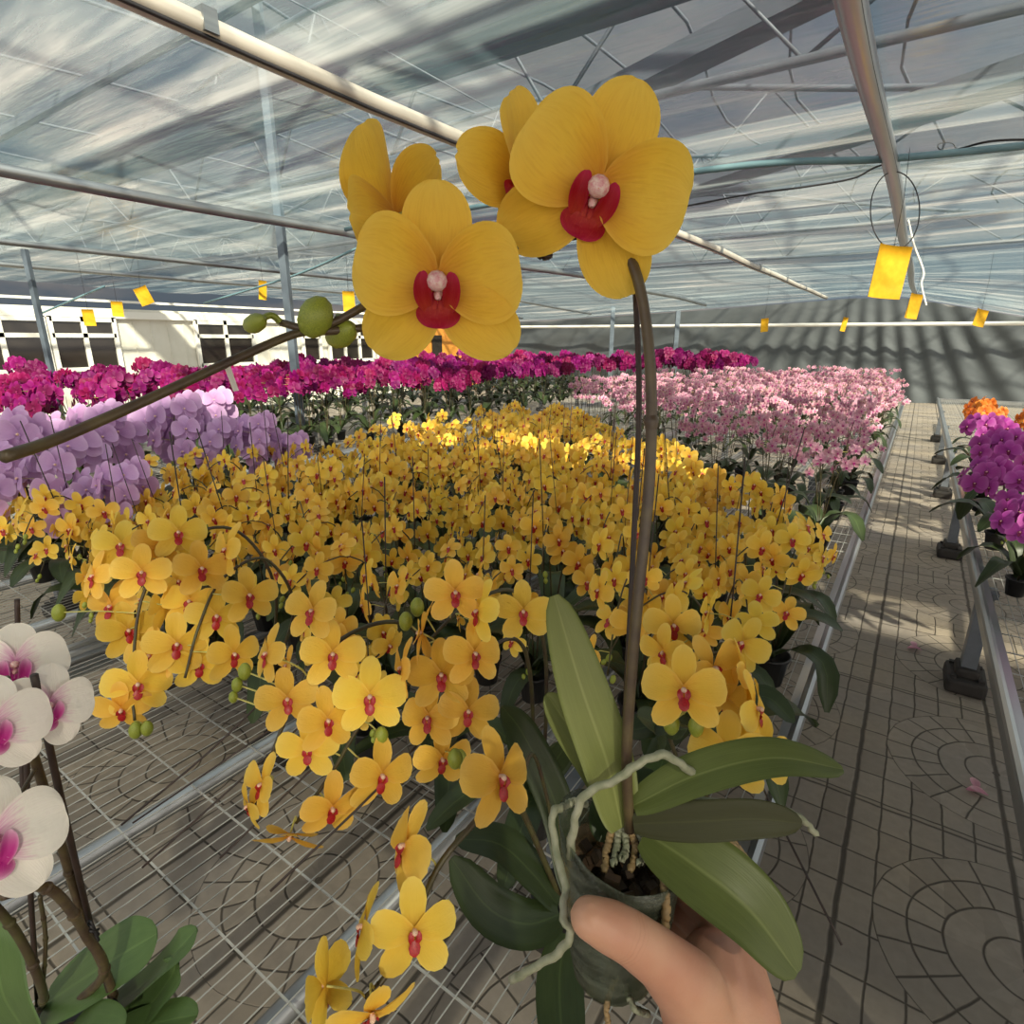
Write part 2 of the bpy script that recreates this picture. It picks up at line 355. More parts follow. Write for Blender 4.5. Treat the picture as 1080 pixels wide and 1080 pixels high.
def flower_meshes(name, pm, lm, cm, r, petal_w=.5, sep_w=.29, hi=False, open_=0.0, lip=1.0, jt=.04, cs=1, pa=78, la=39, pq=.74, bend=-.1, lL=.52, pw0=.16, ears=1):
    """returns (sepals, [petals], lip, column) meshes for a flower one unit wide; low detail merges them"""
    nu, nv = (14, 12) if hi else (5, 4)
    j = lambda a: r.uniform(-a, a)
    def sepals(bm):
        blade(bm, D(90)+j(.06), .54, sep_w*1.08, .7, .5, -.012, -.08+j(jt), -.06+j(.08), .1, .02, .012, nu, nv, r.random()*6)
        for s in (-1, 1): blade(bm, D(-90)+s*D(la)+j(.08), lL, sep_w*1.1, .7, .5, -.014, -.07+j(jt)+open_*.6, -.1+j(.1), .1, .02, .012, nu, nv, r.random()*6, skew=s*.03)
    def pet(bm, s):
        blade(bm, D(90)-s*D(pa)+j(.08), .5, petal_w, pq, .38, .024+.006*s, .05+j(jt)+open_, bend+j(.1), .1, .016, .014, nu, nv, r.random()*6, w0=pw0, skew=s*.02)
    def lipf(bm, k=0):
        a, b = (10, 8) if hi else (3, 2)
        blade(bm, D(-90), (.11 if hi else .17)*lip, (.2 if hi else .14)*lip, .4, .42, .035, .55, -.6, -.22, 0, .02, a, b, 0, k, .5, .0, 0, (0, -.085*lip))
        for s in (-1, 1): blade(bm, D(90)-s*D(20), .165*lip*ears, (.078 if hi else .1)*lip*ears, .5, .42, .03, .5, -.3, .45, 0, .01, a, b, 1, k, .6, .0, s*.2, (s*(.044 if hi else .032)*lip, -.115*lip))
        if hi:
            for s in (-1, 1): blade(bm, D(90)-s*D(5), .1, .035, .4, .5, .06, .1, -.2, -.3, 0, 0, a, 4, 0, k, .4, 0, 0, (s*.016, -.14))
    def colf(bm, k=0):
        n0 = len(bm.verts); lathe(bm, [(.0015, .104), (.018, .1), (.034, .08), (.037, .055), (.03, .03), (.024, 0)], 12 if hi else 6, (0, .032 if hi else .02, 0), Matrix.Rotation(D(8 if hi else 20), 3, 'X') @ Matrix.Scale(cs, 3), k)
        if hi: lathe(bm, [(.001, .1), (.02, .085), (.026, .05), (.022, 0)], 10, (.004, -.03, .01), Matrix.Rotation(D(30), 3, 'X'), k)
    if hi:
        A = bmesh.new(); sepals(A); out = [mesh(name+'_sepals', A, pm)]
        for s in (-1, 1): B = bmesh.new(); pet(B, s); out.append(mesh(name+'_petal', B, pm))
        B = bmesh.new(); lipf(B); out.append(mesh(name+'_lip', B, lm)); B = bmesh.new(); colf(B); out.append(mesh(name+'_column', B, cm)); return out
    A = bmesh.new(); sepals(A); pet(A, -1); pet(A, 1)
    L_ = bmesh.new(); lipf(L_, 0); colf(L_, 1)
    one = A.copy(); lipf(one, 1); colf(one, 2)
    return mesh(name, A, pm), mesh(name+'_lip', L_, [lm, cm]), mesh(name+'_whole', one, [pm, lm, cm])
R0 = random.Random(3)
FL = {}
for key, (pm, lm, cm, pw, sw, op, lp) in {'yel': ('yel', 'lipred', 'colw', .42, .275, .03, .95), 'mag': ('mag', 'lipdark', 'lipdark', .56, .34, .05, .8), 'pink': ('pink', 'lipmag', 'colw', .4, .27, .05, 1.1),
        'lav': ('lav', 'lav', 'colw', .62, .36, .06, .7), 'purp': ('purp', 'lipdark', 'colp', .6, .36, .06, .8), 'oran': ('oran', 'lipred', 'colw', .55, .34, .08, .8)}.items():
    FL[key] = [flower_meshes(key+'_flower', M[pm], M[lm], M[cm], R0, pw*R0.uniform(.9, 1.12), sw*R0.uniform(.92, 1.1), False, op+R0.uniform(-.15, .15), lp, .17 if key == 'yel' else .06, 1, ears=.75 if key == 'yel' else 1) for _ in range(5)]

def leaf_bm(bm, pts, wd, nrm, n=12, fold=.18, th=.0016, nv=6, a=.42, b=.45, twist=0):
    """strap leaf along a path: rounded blade folded along its midrib, with thickness"""
    uv = bm.loops.layers.uv.verify(); P = spline(pts, n); top, bot = [], []
    for i, p in enumerate(P):
        u = i/n; t = (P[min(i+1, n)]-P[max(i-1, 0)]).normalized(); k = V(nrm)
        if twist: k = Matrix.Rotation(twist*u, 3, t) @ k
        s = t.cross(k).normalized(); m = s.cross(t).normalized()
        w = wd/2*max(prof(min(.03+u*.965, .997), a, b), .12 if u < .5 else .02); r1, r2 = [], []
        for j in range(nv+1):
            v = 2*j/nv-1; q = p + s*(w*v) + m*(fold*w*abs(v)**1.3)
            hh = th*(1-abs(v)**4)*.5
            r1.append((bm.verts.new(q+m*hh), u, (v+1)/2)); r2.append((bm.verts.new(q-m*hh), u, (v+1)/2))
        top.append(r1); bot.append(r2)
    def quad(vs):
        f = bm.faces.new([x[0] for x in vs])
        for l, x in zip(f.loops, vs): l[uv].uv = (x[1], x[2])
    for i in range(n):
        for j in range(nv):
            quad((top[i][j], top[i][j+1], top[i+1][j+1], top[i+1][j])); quad((bot[i][j], bot[i+1][j], bot[i+1][j+1], bot[i][j+1]))
        quad((top[i][0], top[i+1][0], bot[i+1][0], bot[i][0])); quad((top[i][nv], bot[i][nv], bot[i+1][nv], top[i+1][nv]))
LEAF = []
for k in range(5):
    bm = bmesh.new(); L = R0.uniform(.15, .2); up = R0.uniform(.02, .09); dr = R0.uniform(-.06, .03)
    leaf_bm(bm, [(.005, 0, 0), (L*.4, R0.uniform(-.01, .01), up), (L*.75, R0.uniform(-.01, .01), up*.9), (L, R0.uniform(-.02, .02), up*.5+dr)], R0.uniform(.052, .066), (0, 0, 1), 8, .22, .0016, 4)
    LEAF.append(mesh('leaf', bm, M['leaf']))
def pot_mesh():
    bm = bmesh.new(); lathe(bm, [(.001, .0), (.036, 0), (.047, .082), (.052, .083), (.052, .092), (.047, .092), (.045, .078), (.002, .078)], 14); return mesh('pot', bm, M['pot'])
POT = pot_mesh()
def bud_mesh(name='bud', m=None):
    bm = bmesh.new(); lathe(bm, [(.0005, -.5), (.16, -.46), (.3, -.25), (.34, 0), (.3, .22), (.17, .42), (.0005, .5)], 10); return mesh(name, bm, m or M['bud'])
BUD = bud_mesh()
def stake_mesh(L=.5):
    bm = bmesh.new(); tube(bm, [V((0, 0, .05)), V((.004, 0, L*.6)), V((0, .003, L))], .0017, 4); return mesh('stake', bm, M['stake'])
STAKE = [stake_mesh(.5), stake_mesh(.6), stake_mesh(.68)]

def arch(h, out, drop, side, n=16):
    return spline([(0, 0, .07), (side*.1, .01, h*.45), (side*.3, -.01, h*.85), (side*.55, -out*.35, h), (side*.85, -out*.75, h-drop*.35), (side, -out, h-drop)], n)
def spike_spec(r, key, h, out, drop, side, nf, size, start=.42, sr=.0024, nbud=2, face=(0, -1, .15), spread=.5, ped=.03):
    """one flower stem with its stalks, and where its flowers and buds sit"""
    P = arch(h, out, drop, side); bm = bmesh.new(); n = len(P)-1; fl, bd = [], []
    tube(bm, P, [sr]*(n//2)+[sr*.75]*(n+1-n//2), 5)
    for k in range(nf):
        i = start + (1-start)*k/max(nf-.3, 1); x = i*n; a = int(x); b = min(a+1, n); p = P[a].lerp(P[b], x-a)
        s = 1 if k % 2 else -1; t = (P[b]-P[max(a-1, 0)]).normalized()
        lat = t.cross(V((0, 0, 1))); lat = lat.normalized() if lat.length > .1 else V((1, 0, 0))
        f = V((face[0]+r.uniform(-spread, spread)+lat.x*s*.55, face[1]+lat.y*s*.55+r.uniform(-spread, spread)*.5, face[2]+r.uniform(-spread, spread)*.6)).normalized()
        q = p + lat*s*ped*r.uniform(.7, 1.3) + f*ped*.6 + V((0, 0, r.uniform(-.006, .012)))
        tube(bm, [p, p.lerp(q, .5)+V((0, 0, .004)), q-f*.002], .0011, 4, False, mi=1)
        fl.append((frame(q, f, V((r.uniform(-.25, .25), 0, 1)), size*r.uniform(.88, 1.1)), r.randrange(5)))
    tip = P[-1]; t = (P[-1]-P[-3]).normalized()
    for k in range(nbud):
        q = tip + t*.012*k + V((r.uniform(-.012, .012), -.006, -.004-.004*k)); bd.append(frame(q, t+V((r.uniform(-.5, .5), 0, -.4)), (0, 1, .3), .019-.003*k))
    return mesh('flower_stem', bm, [M['stem'], M['pedi']]), fl, bd
def plant_spec(r, key, spikes, nleaf, leafset=LEAF, stake=True, leafscale=1):
    ls = []; a0 = r.uniform(0, 6)
    for k in range(nleaf):
        a = a0 + k*PI*(1 if nleaf < 4 else 2/nleaf) + r.uniform(-.35, .35)
        ls.append((r.choice(leafset), Matrix.Translation((0, 0, .082+.006*k)) @ Matrix.Rotation(a, 4, 'Z') @ Matrix.Rotation(r.uniform(-.35, .1), 4, 'Y') @ Matrix.Scale(leafscale*r.uniform(.85, 1.1), 4)))
    return dict(key=key, spikes=spikes, leaves=ls, stakes=[(r.choice(STAKE), Matrix.Translation((r.uniform(-.03, .03), r.uniform(-.03, .03), 0)) @ Matrix.Rotation(r.uniform(-.15, .15), 4, 'X') @ Matrix.Rotation(r.uniform(-.15, .15), 4, 'Y'))] if stake else [])
def put_plant(name, spec, loc, rz, sc, label, cat, group, near=True, leaves=99, pot=True, buds=True, stake=True):
    t = empty(name, loc, rz, sc); tag(t, label, cat, group)
    if pot: link('pot', POT, t)
    for m, mx in spec['leaves'][:leaves]: link('leaf', m, t, mx)
    for st, fl, bd in spec['spikes']:
        link('flower_stem', st, t)
        for mx, k in fl:
            A, L_, one = FL[spec['key']][k]
            if near:
                f = link('flower', A, t, mx); link('lip', L_, f)
            else: link('flower', one, t, mx)
        if buds:
            for mx in bd: link('bud', BUD, t, mx)
    if stake:
        for m, mx in spec['stakes']: link('stake', m, t, mx)
    return t
def cluster_spike(r, key, h, out, drop, side, nf, size, start, sr=.003, ped=.035, face=(0, -1, .25), spread=.7):
    """far-off stem: all its small flowers as one spray"""
    st, fl, bd = spike_spec(r, key, h, out, drop, side, nf, size, start, sr, 0, face, spread, ped)
    bm = bmesh.new()
    for mx, k in fl:
        src = FL[key][k][2]; b2 = bmesh.new(); b2.from_mesh(src); b2.transform(mx); tmp = bpy.data.meshes.new('t'); b2.to_mesh(tmp); b2.free(); bm.from_mesh(tmp); bpy.data.meshes.remove(tmp)
    return st, mesh('flower_spray', bm, list(FL[key][0][2].materials))
# ------------------------------------------------------------------ world and sun
wd = bpy.data.worlds.new('sky'); bpy.context.scene.world = wd; wd.use_nodes = True; nt = wd.node_tree; nt.nodes.clear()
tc = N(nt, 'TexCoord').outputs['Generated']
nz = N(nt, 'TexNoise', {'Vector': N(nt, 'Mapping', {'Vector': tc, 'Scale': (1.2, 1.2, 3.)}).outputs[0], 'Scale': 2.2, 'Detail': 6., 'Roughness': .6})
cl = ramp(nt, nz.outputs[0], [(.42, (0, 0, 0, 1)), (.62, (1, 1, 1, 1))])
skyc = mixc(nt, cl, (.33, .41, .50, 1), (.82, .74, .68, 1))
dt = N(nt, 'VectorMath', {0: tc, 1: V(SUNDIR).normalized()}, operation='DOT_PRODUCT').outputs['Value']
glow = mth(nt, 'POWER', mth(nt, 'MULTIPLY', mth(nt, 'ADD', dt, 1.), .5, clamp=True), 2.2)
bg = N(nt, 'Background', {'Color': mixc(nt, mth(nt, 'MULTIPLY', glow, .6), skyc, (1., .82, .62, 1)), 'Strength': mth(nt, 'ADD', SKY[0], mth(nt, 'MULTIPLY', glow, SKY[1]))}); nt.links.new(bg.outputs[0], nt.nodes.new('ShaderNodeOutputWorld').inputs[0])
sl = bpy.data.lights.new('sun', 'SUN'); sl.energy = SUN; sl.color = (1, .84, .62); sl.angle = D(1.6)
so = bpy.data.objects.new('sun', sl); C.objects.link(so); so.location = (8, -6, 6)
so.rotation_euler = V(SUNDIR).to_track_quat('Z', 'Y').to_euler()

# ------------------------------------------------------------------ the setting
def struct(name, bm, m, smooth=False): return tag(obj(name, bm, m, smooth=smooth), kind='structure')
bm = bmesh.new(); vs = [bm.verts.new(p) for p in ((-16, -5, 0), (12, -5, 0), (12, 18.5, 0), (-16, 18.5, 0))]; bm.faces.new(vs)
tag(struct('floor', bm, M['floor']), 'grey stamped paving with fan rings and bold seams')
TOP = [(-16, .55), (-11.4, .62), (-6, .82), (-1.67, 1.03), (-.5, .98), (.5, .78), (1.76, .5), (6, .35), (12, .3)]
def ttop(x):
    for (a, p), (b, q) in zip(TOP, TOP[1:]):
        if x <= b: t = max(0, (x-a)/(b-a)); return p+(q-p)*t
    return TOP[-1][1]
def filmz(x, y):
    k = min(max((y-9)/8.7, 0), 1); k = k*k*(3-2*k)
    return 1.5 + 1.03*(1-k) + (ttop(x)+.02)*k
bm = bmesh.new(); nx, ny = 90, 110; g = []
for i in range(nx+1):
    row = []
    for j in range(ny+1):
        x = -14+24*i/nx; y = -4+21.8*j/ny; p = V((x*.6, y*2.2, 0))
        z = filmz(x, y) + .015 + .022*noise.noise(p) + .05*noise.noise(V((x*.35, y*.5, 4)))
        row.append(bm.verts.new((x, y, z)))
    g.append(row)
for i in range(nx):
    for j in range(ny): bm.faces.new((g[i][j], g[i+1][j], g[i+1][j+1], g[i][j+1]))
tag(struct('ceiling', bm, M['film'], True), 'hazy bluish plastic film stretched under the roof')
bm = bmesh.new(); nx, nz_ = 520, 26; g = []
for i in range(nx+1):
    row = []; x = -15+25*i/nx
    for j in range(nz_+1):
        h = (1.5+ttop(x))*j/nz_; a = math.atan2(h-5.5, x+1.6)
        y = 17.8 + .045*math.sin(a*60+1.5*noise.noise(V((x*.4, h*.2, 0)))) * min(1, .25+abs(h-2.5)*.7) + .06*noise.noise(V((x*.7, h*.3, 3)))
        row.append(bm.verts.new((x, y, h)))
    g.append(row)
for i in range(nx):
    for j in range(nz_): bm.faces.new((g[i][j], g[i+1][j], g[i+1][j+1], g[i][j+1]))
tag(struct('wall_back', bm, M['tarp'], True), 'dark grey tarpaulin end wall hanging in radiating folds')
# the side house: white panels, dark windows
HX = -12.
zt, zb = on_x(80, 337, HX).z, on_x(100, 389, HX).z
def hy(px): return on_x(px, 360, HX).y
bm = bmesh.new(); y0, y1 = hy(-160), hy(432)
box(bm, (HX-.06, (y0+y1)/2, zt/2+.1), (.1, y1-y0, zt+.2))
for k in range(int((y1-y0)/.3)): box(bm, (HX-.005, y0+.3*k, zt/2), (.012, .02, zt))
tag(struct('wall_left', bm, M['white']), 'white panel wall of the side house')
bm = bmesh.new(); box(bm, (HX, (y0+y1)/2, zt+.09), (.16, y1-y0, .12)); box(bm, (HX+.05, (y0+y1)/2, zt+.32), (.05, y1-y0, .04))
tag(struct('trim_1', bm, M['wfr']), 'white head rail above the side windows')
for k, (a, b, mull) in enumerate([(-130, -60, 1), (-50, 48, 1), (55, 122, 1), (207, 266, 1), (318, 336, 0), (346, 392, 2), (396, 424, 0)]):
    A, B = hy(a), hy(b); w_ = B-A; cy = (A+B)/2
    bm = bmesh.new(); box(bm, (HX+.02, cy, (zt+zb)/2), (.03, w_, zt-zb)); o = struct('window_%d' % (k+1), bm, M['glass'])
    tag(o, 'dark window in the white side wall')
    bm = bmesh.new()
    for yy in [A, B]+[A+w_*(q+1)/(mull+1) for q in range(mull)]: box(bm, (HX+.05, yy, (zt+zb)/2), (.06, .07, zt-zb+.1))
    for zz in (zt, zb, zt-.26): box(bm, (HX+.05, cy, zz), (.06, w_, .07))
    obj('window_frame', bm, M['wfr'], o, smooth=False)
t = empty('wooden_hut', (HX+.3, hy(470), 0)); tag(t, 'orange plank hut beyond the magenta orchids, left of the tarpaulin', 'hut')
A, B = hy(437)-t.location.y, hy(515)-t.location.y
bm = bmesh.new(); box(bm, (-.5, (A+B)/2, zt/2), (1., B-A, zt)); obj('plank_wall', bm, M['wood'], t, smooth=False)
bm = bmesh.new(); ya = hy(447)-t.location.y; yb = hy(457)-t.location.y; box(bm, (.02, (ya+yb)/2, zt/2-.1), (.04, yb-ya, zt-.2)); obj('door', bm, M['glass'], t, smooth=False)
for (p, q) in ((482, 489), (492, 500)):
    ya = hy(p)-t.location.y; yb = hy(q)-t.location.y
    bm = bmesh.new(); box(bm, (.02, (ya+yb)/2, zt-.65), (.04, yb-ya, .8)); w_ = obj('window', bm, M['glass'], t, smooth=False)
    bm = bmesh.new()
    for yy in (ya, yb): box(bm, (.04, yy, zt-.65), (.05, .06, .86))
    obj('window_frame', bm, M['wood'], w_, smooth=False)

# posts
def post(px, Yd, lbl, r=.05, top=2.9, name='steel_post', bracket=False):
    rr = ray(px, 359); x = Yd*rr.x/rr.y
    t = tag(empty(name, (x, Yd, 0)), lbl, 'post', 'greenhouse posts')
    bm = bmesh.new(); box(bm, (0, 0, top/2), (r*1.2, r*1.2, top), Matrix.Rotation(.5, 3, 'Z')); obj('pole', bm, M['post'], t, smooth=False)
    bm = bmesh.new(); box(bm, (0, 0, .02), (.2, .2, .04)); obj('base_plate', bm, M['grey'], t, smooth=False)
post(308, 3.55, 'tall grey steel post rising behind the green buds', .055, 6.2)
post(47, 2.75, 'short grey post in front of the side windows', .045, 2.5)
post(645, 16.6, 'grey post before the tarpaulin, just left of the held stem', .1, 2.45)
post(713, 16.8, 'grey post before the tarpaulin, just right of the held stem', .1, 2.3)
post(524, 15.2, 'thin post beside the wooden hut', .06, 2.3)

# pipes under the film
def pipe(name, lbl, cat, pts, r, m, group=None, n=60, sides=8, sq=1):
    bm = bmesh.new(); tube(bm, spline(pts, n), r, sides, True, sq); return tag(obj(name, bm, m), lbl, cat, group)
def fp(x, y, dz=0): return V((x, y, filmz(x, y)-.03+dz))
bm = bmesh.new(); P = [fp(-2.13, y) for y in (-2, 1, 4)]
pth = [fp(-2.13+.012*math.sin(y*1.7), y, -.02*math.sin(y*.9)**2) for y in [-2+.5*k for k in range(38)]]
tube(bm, pth, .042, 8, True, .8); t = tag(obj('ceiling_pipe', bm, M['pipew']), 'bright metal pipe crossing the ceiling from upper left behind the blooms', 'pipe', 'long ceiling pipes')
for k in range(9):
    bm = bmesh.new(); box(bm, fp(-2.13, -1+2*k+.3), (.1, .05, .07)); obj('clip', bm, M['steel'], t, smooth=False)
bm = bmesh.new(); tube(bm, [p+V((.02, 0, -.03)) for p in pth], .008, 4); obj('cable', bm, M['cable'], t)
pth = [fp(-4.75+.03*math.sin(y*.9), y, -.03*math.sin(y*.7)**2) for y in [-2+.5*k for k in range(36)]]
bm = bmesh.new(); tube(bm, pth, .04, 8); tag(obj('ceiling_pipe', bm, M['steel']), 'grey ceiling pipe running low behind the tall steel post', 'pipe', 'long ceiling pipes')
pth = [fp(-.335+.012*math.sin(y*1.3+1), y, -.025*math.sin(y*.8)**2) for y in [-2+.4*k for k in range(44)]]
bm = bmesh.new(); tube(bm, pth, .04, 10); tube(bm, [p+V((-.035, 0, .012)) for p in pth], .02, 6); t = tag(obj('ceiling_pipe', bm, M['alu']), 'film-wrapped pipe overhead at upper right, carrying the wire loop', 'pipe', 'long ceiling pipes')
bm = bmesh.new(); tube(bm, [p+V((.024, 0, -.02)) for p in pth], .008, 5); obj('cable', bm, M['cable'], t)
for x, w_ in ((-8.2, 'upper of the thin far pipes above the side windows'), (-10.6, 'lower of the thin far pipes above the side windows')):
    pth = [fp(x, y) for y in [-1+1*k for k in range(18)]]; bm = bmesh.new(); tube(bm, pth, .035, 6); tag(obj('ceiling_pipe', bm, M['steel']), w_, 'pipe', 'long ceiling pipes')
a, b = on_y(540, 345, 17.3), on_y(1085, 341, 17.3)
pipe('wall_pipe', 'white pipe running level across the dark tarpaulin', 'pipe', [a+(a-b)*.25, a, b, b+(b-a)*.5], .045, M['wfr'], None, 8)
pipe('steel_strap', 'teal strap crossing under the film at upper right', 'strap', [fp(-4.7, 4.05, .01), fp(-1.4, 4.02, .02), fp(-.33, 4.32, 0), fp(.6, 4.6, .02)], .02, M['blue'], None, 20)
pipe('power_cable', 'sagging black cable strung past the overhead pipe at upper right', 'cable', [W(700, 222, 4.1), W(790, 205, 3.9), W(850, 197, 3.8), W(900, 188, 3.7), W(930, 174, 3.6), W(1000, 160, 3.3), W(1045, 149, 3.1), W(1100, 147, 3.0)], .006, M['cable'], None, 60, 5)
pipe('guy_wire', 'thin taut wire below the black cable at right', 'wire', [W(700, 222, 5.2), W(940, 185, 4.6), W(1100, 186, 4.2)], .004, M['cable'], None, 8, 4)
pipe('guy_wire', 'thin wire running above the bright pipe at top left', 'wire', [W(280, -14, 2.2), W(400, 50, 2.6), W(520, 116, 3.2)], .004, M['grey'], None, 8, 4)
pipe('guy_wire', 'blue brace wire slanting beside the tall steel post', 'wire', [W(215, 320, 7.5), W(312, 290, 6.5), W(385, 258, 5.6)], .014, M['blue'], None, 8, 4)
pipe('guy_wire', 'blue brace wire slanting above the side windows', 'wire', [W(40, 332, 8), W(110, 302, 7)], .014, M['blue'], None, 8, 4)
def cr(x, y, d, dx, dy, n=18): return [W(x+dx*math.cos(2*PI*k/n+.4), y+dy*math.sin(2*PI*k/n+.4), d) for k in range(n+1)]
bm = bmesh.new(); tube(bm, spline(cr(944, 222, 3.45, 26, 41), 40), .0035, 5); tag(obj('wire_loop', bm, M['cable']), 'thin wire ring looped over the overhead pipe above the big yellow card', 'wire')
bm = bmesh.new(); tube(bm, spline([W(1010, 160, 3.28), W(1004, 151, 3.28), W(990, 152, 3.28), W(992, 158, 3.28), W(1012, 161, 3.28)], 24), .003, 5); tag(obj('wire_loop', bm, M['cable']), 'small wire curl hanging on the black cable at right', 'wire')
bm = bmesh.new(); tube(bm, spline([W(958, 232, 6.2), W(964, 258, 6.3), W(974, 286, 6.4), W(972, 300, 6.4), W(977, 322, 6.4)], 30), .013, 5, True, .3); tag(obj('plastic_strip', bm, M['wfr']), 'white plastic strip dangling from the overhead pipe behind the big yellow card', 'plastic strip')
for px, py, l in ((964, 686, 'pinkish fallen petal on the paving before the nearest bench foot'), (1030, 838, 'pink fallen petal lying inside the paving fan ring at right')):
    p = on_z(px, py, .004)
    for k in range(3):
        bm = bmesh.new(); blade(bm, 1.3*k+.4, .05, .03, .7, .45, .004+.003*k, .05, .1, .15, 0, .02, 5, 4, k); tag(obj('fallen_petal', bm, M['pink'], None, Matrix.Translation(p+V((.03*k-.03, .02*(k % 2), .002)))), l, 'petal', 'fallen petals by the bench foot' if py < 700 else 'fallen petals in the paving ring')
# yellow sticky cards
def sticky(px, py, d, w, h, yaw, roll, lbl):
    c = W(px, py, d); t = tag(empty('sticky_card', c), lbl, 'sticky card', 'yellow sticky cards')
    nrm = (-FW*math.cos(yaw)+RT*math.sin(yaw)); Mx = frame((0, 0, 0), V((nrm.x, nrm.y, 0)), V((0, 0, 1))) @ Matrix.Rotation(roll, 4, 'Z')
    bm = bmesh.new(); nn = 8; g = []
    for i in range(nn+1):
        u = i/nn-.5; g.append([bm.verts.new(Mx @ V((w*u, h*v, w*.22*(u*u*4-.5)*.5+.01*v+s))) for v in (-.5, -.2, .2, .5) for s in (-.0012, .0012)])
    for i in range(nn):
        for j in range(3):
            for s in (0, 1):
                q = [g[i][2*j+s], g[i+1][2*j+s], g[i+1][2*j+2+s], g[i][2*j+2+s]]; bm.faces.new(q if s else q[::-1])
        bm.faces.new((g[i][0], g[i][1], g[i+1][1], g[i+1][0])); bm.faces.new((g[i][7], g[i][6], g[i+1][6], g[i+1][7]))
    obj('card', bm, M['card'], t)
    top = filmz(c.x, c.y)-c.z; bm = bmesh.new(); p = Mx @ V((0, h*.48, 0)); tube(bm, [p, p.lerp(V((0, 0, top)), .5)+V((.01, 0, 0)), V((0, 0, top))], .002, 4); obj('hanging_wire', bm, M['cable'], t)
sticky(937, 287, 3.4, .225, .29, .2, -.06, 'big yellow sticky card hanging under the wire ring')
sticky(963, 323, 6.6, .19, .27, .3, -.1, 'yellow sticky card just below and right of the biggest card')
sticky(1033, 335, 7.2, .24, .2, .4, -.15, 'yellow sticky card farthest along the tarpaulin to the right')
sticky(806, 343, 9, .13, .2, .2, .1, 'small yellow card hanging over the far end of the magenta orchids')
sticky(890, 342, 9, .1, .21, .3, -.12, 'narrow yellow card turned edge-on before the tarpaulin peak')
sticky(152, 312, 7.5, .17, .22, .1, .35, 'tilted yellow card, highest of those over the side windows')
sticky(124, 326, 8, .14, .2, .3, -.05, 'yellow card hanging between two others above the side wall')
sticky(94, 335, 7, .13, .19, .2, 0, 'yellow card, lowest of those before the side windows')
sticky(277, 306, 7, .09, .22, .5, -.1, 'narrow yellow card just left of the tall steel post')
sticky(368, 318, 6, .12, .2, .2, 0, 'yellow card half hidden behind the held flower buds')
# roof structure above the film
def truss(y, lbl, z0=3.35, z1=4.4, slope=.0):
    bm = bmesh.new(); xs = [-22+1.*k for k in range(33)]
    top = lambda x: z1 + .55*math.cos((x+6)/8*PI); bot = lambda x: z0 + slope*(x+6)
    tube(bm, [V((x, y, bot(x))) for x in xs], .035, 6); tube(bm, [V((x, y, top(x))) for x in xs], .035, 6)
    for k, x in enumerate(xs[:-1]): a, b = (bot(x), top(x+1)) if k % 2 else (top(x), bot(x+1)); tube(bm, [V((x, y, a)), V((x+1, y, b))], .018, 4)
    tag(obj('roof_truss', bm, M['truss']), lbl, 'roof truss', 'roof trusses above the film')
for y, l in ((1.2, 'steel lattice truss above the film, nearest overhead'), (5., 'steel lattice truss above the film, second from the front'), (8.4, 'steel lattice truss above the film, third from the front'), (12., 'steel lattice truss above the film, fourth from the front'), (15.6, 'steel lattice truss above the film, nearest the tarpaulin')): truss(y, l)
bm = bmesh.new(); box(bm, (-11, 4.05, 3.74), (22, .5, .34)); tag(obj('roof_gutter', bm, M['shade'], smooth=False), 'broad dark gutter crossing above the film at upper left', 'gutter')
bm = bmesh.new(); box(bm, (-11, 3.4, 4.15), (20, .1, .12)); tag(obj('roof_beam', bm, M['truss'], smooth=False), 'thin dark beam running beside the broad gutter', 'beam')
def slant(p, q, w, h, lbl):
    p, q = V(p), V(q); c = (p+q)/2; d = (q-p); x = d.normalized(); y = V((0, 0, 1)).cross(x).normalized(); z = x.cross(y)
    bm = bmesh.new(); box(bm, c, (d.length, w, h), Matrix((x, y, z)).transposed()); tag(obj('shade_roll', bm, M['shade'], smooth=False), lbl, 'shade cloth', 'rolled shade cloths')
slant((-6, 8, 2.05+.8), (3, 8, 2.05+2.3), .5, .2, 'grey rolled shade cloth above the film, middle right')
slant((-5.5, 5.6, 3.1), (3, 5.6, 4.8), .34, .16, 'grey rolled shade cloth above the film, upper right')
bm = bmesh.new()
for k in range(15):
    x = -14+1.35*k; pts = [V((x+.25*math.sin(y*.8+k), y, 4.9+.55*math.cos((x+6)/8*PI))) for y in [-4+1.2*j for j in range(19)]]; tube(bm, pts, .022, 4)
tag(obj('roof_purlin', bm, M['truss']), 'thin roof purlins above the trusses', 'purlin', None, 'stuff')

def cloth(x0, x1, y0, y1, lbl, m='shade'):  # sheets added mostly out of view to cut the sun into strips
    bm = bmesh.new(); box(bm, ((x0+x1)/2, (y0+y1)/2, 3.28), (x1-x0, y1-y0, .02)); tag(obj('sun_blocker', bm, M[m], smooth=False), lbl, 'shade cloth', 'added sun blockers over the right bay')
cloth(-.6, 9, -1.25, .9, 'added sun-blocking sheet above the right-hand bay, front panel')
cloth(-.6, 9, -8, -1.27, 'added half-clear sun-dimming sheet above the right-hand bay', 'net')
cloth(-.6, 9, 1.4, 2.85, 'added sun-blocking sheet above the right-hand bay, middle panel')
cloth(-.6, 9, 3.5, 3.95, 'added sun-blocking sheet above the right-hand bay, narrow far panel')
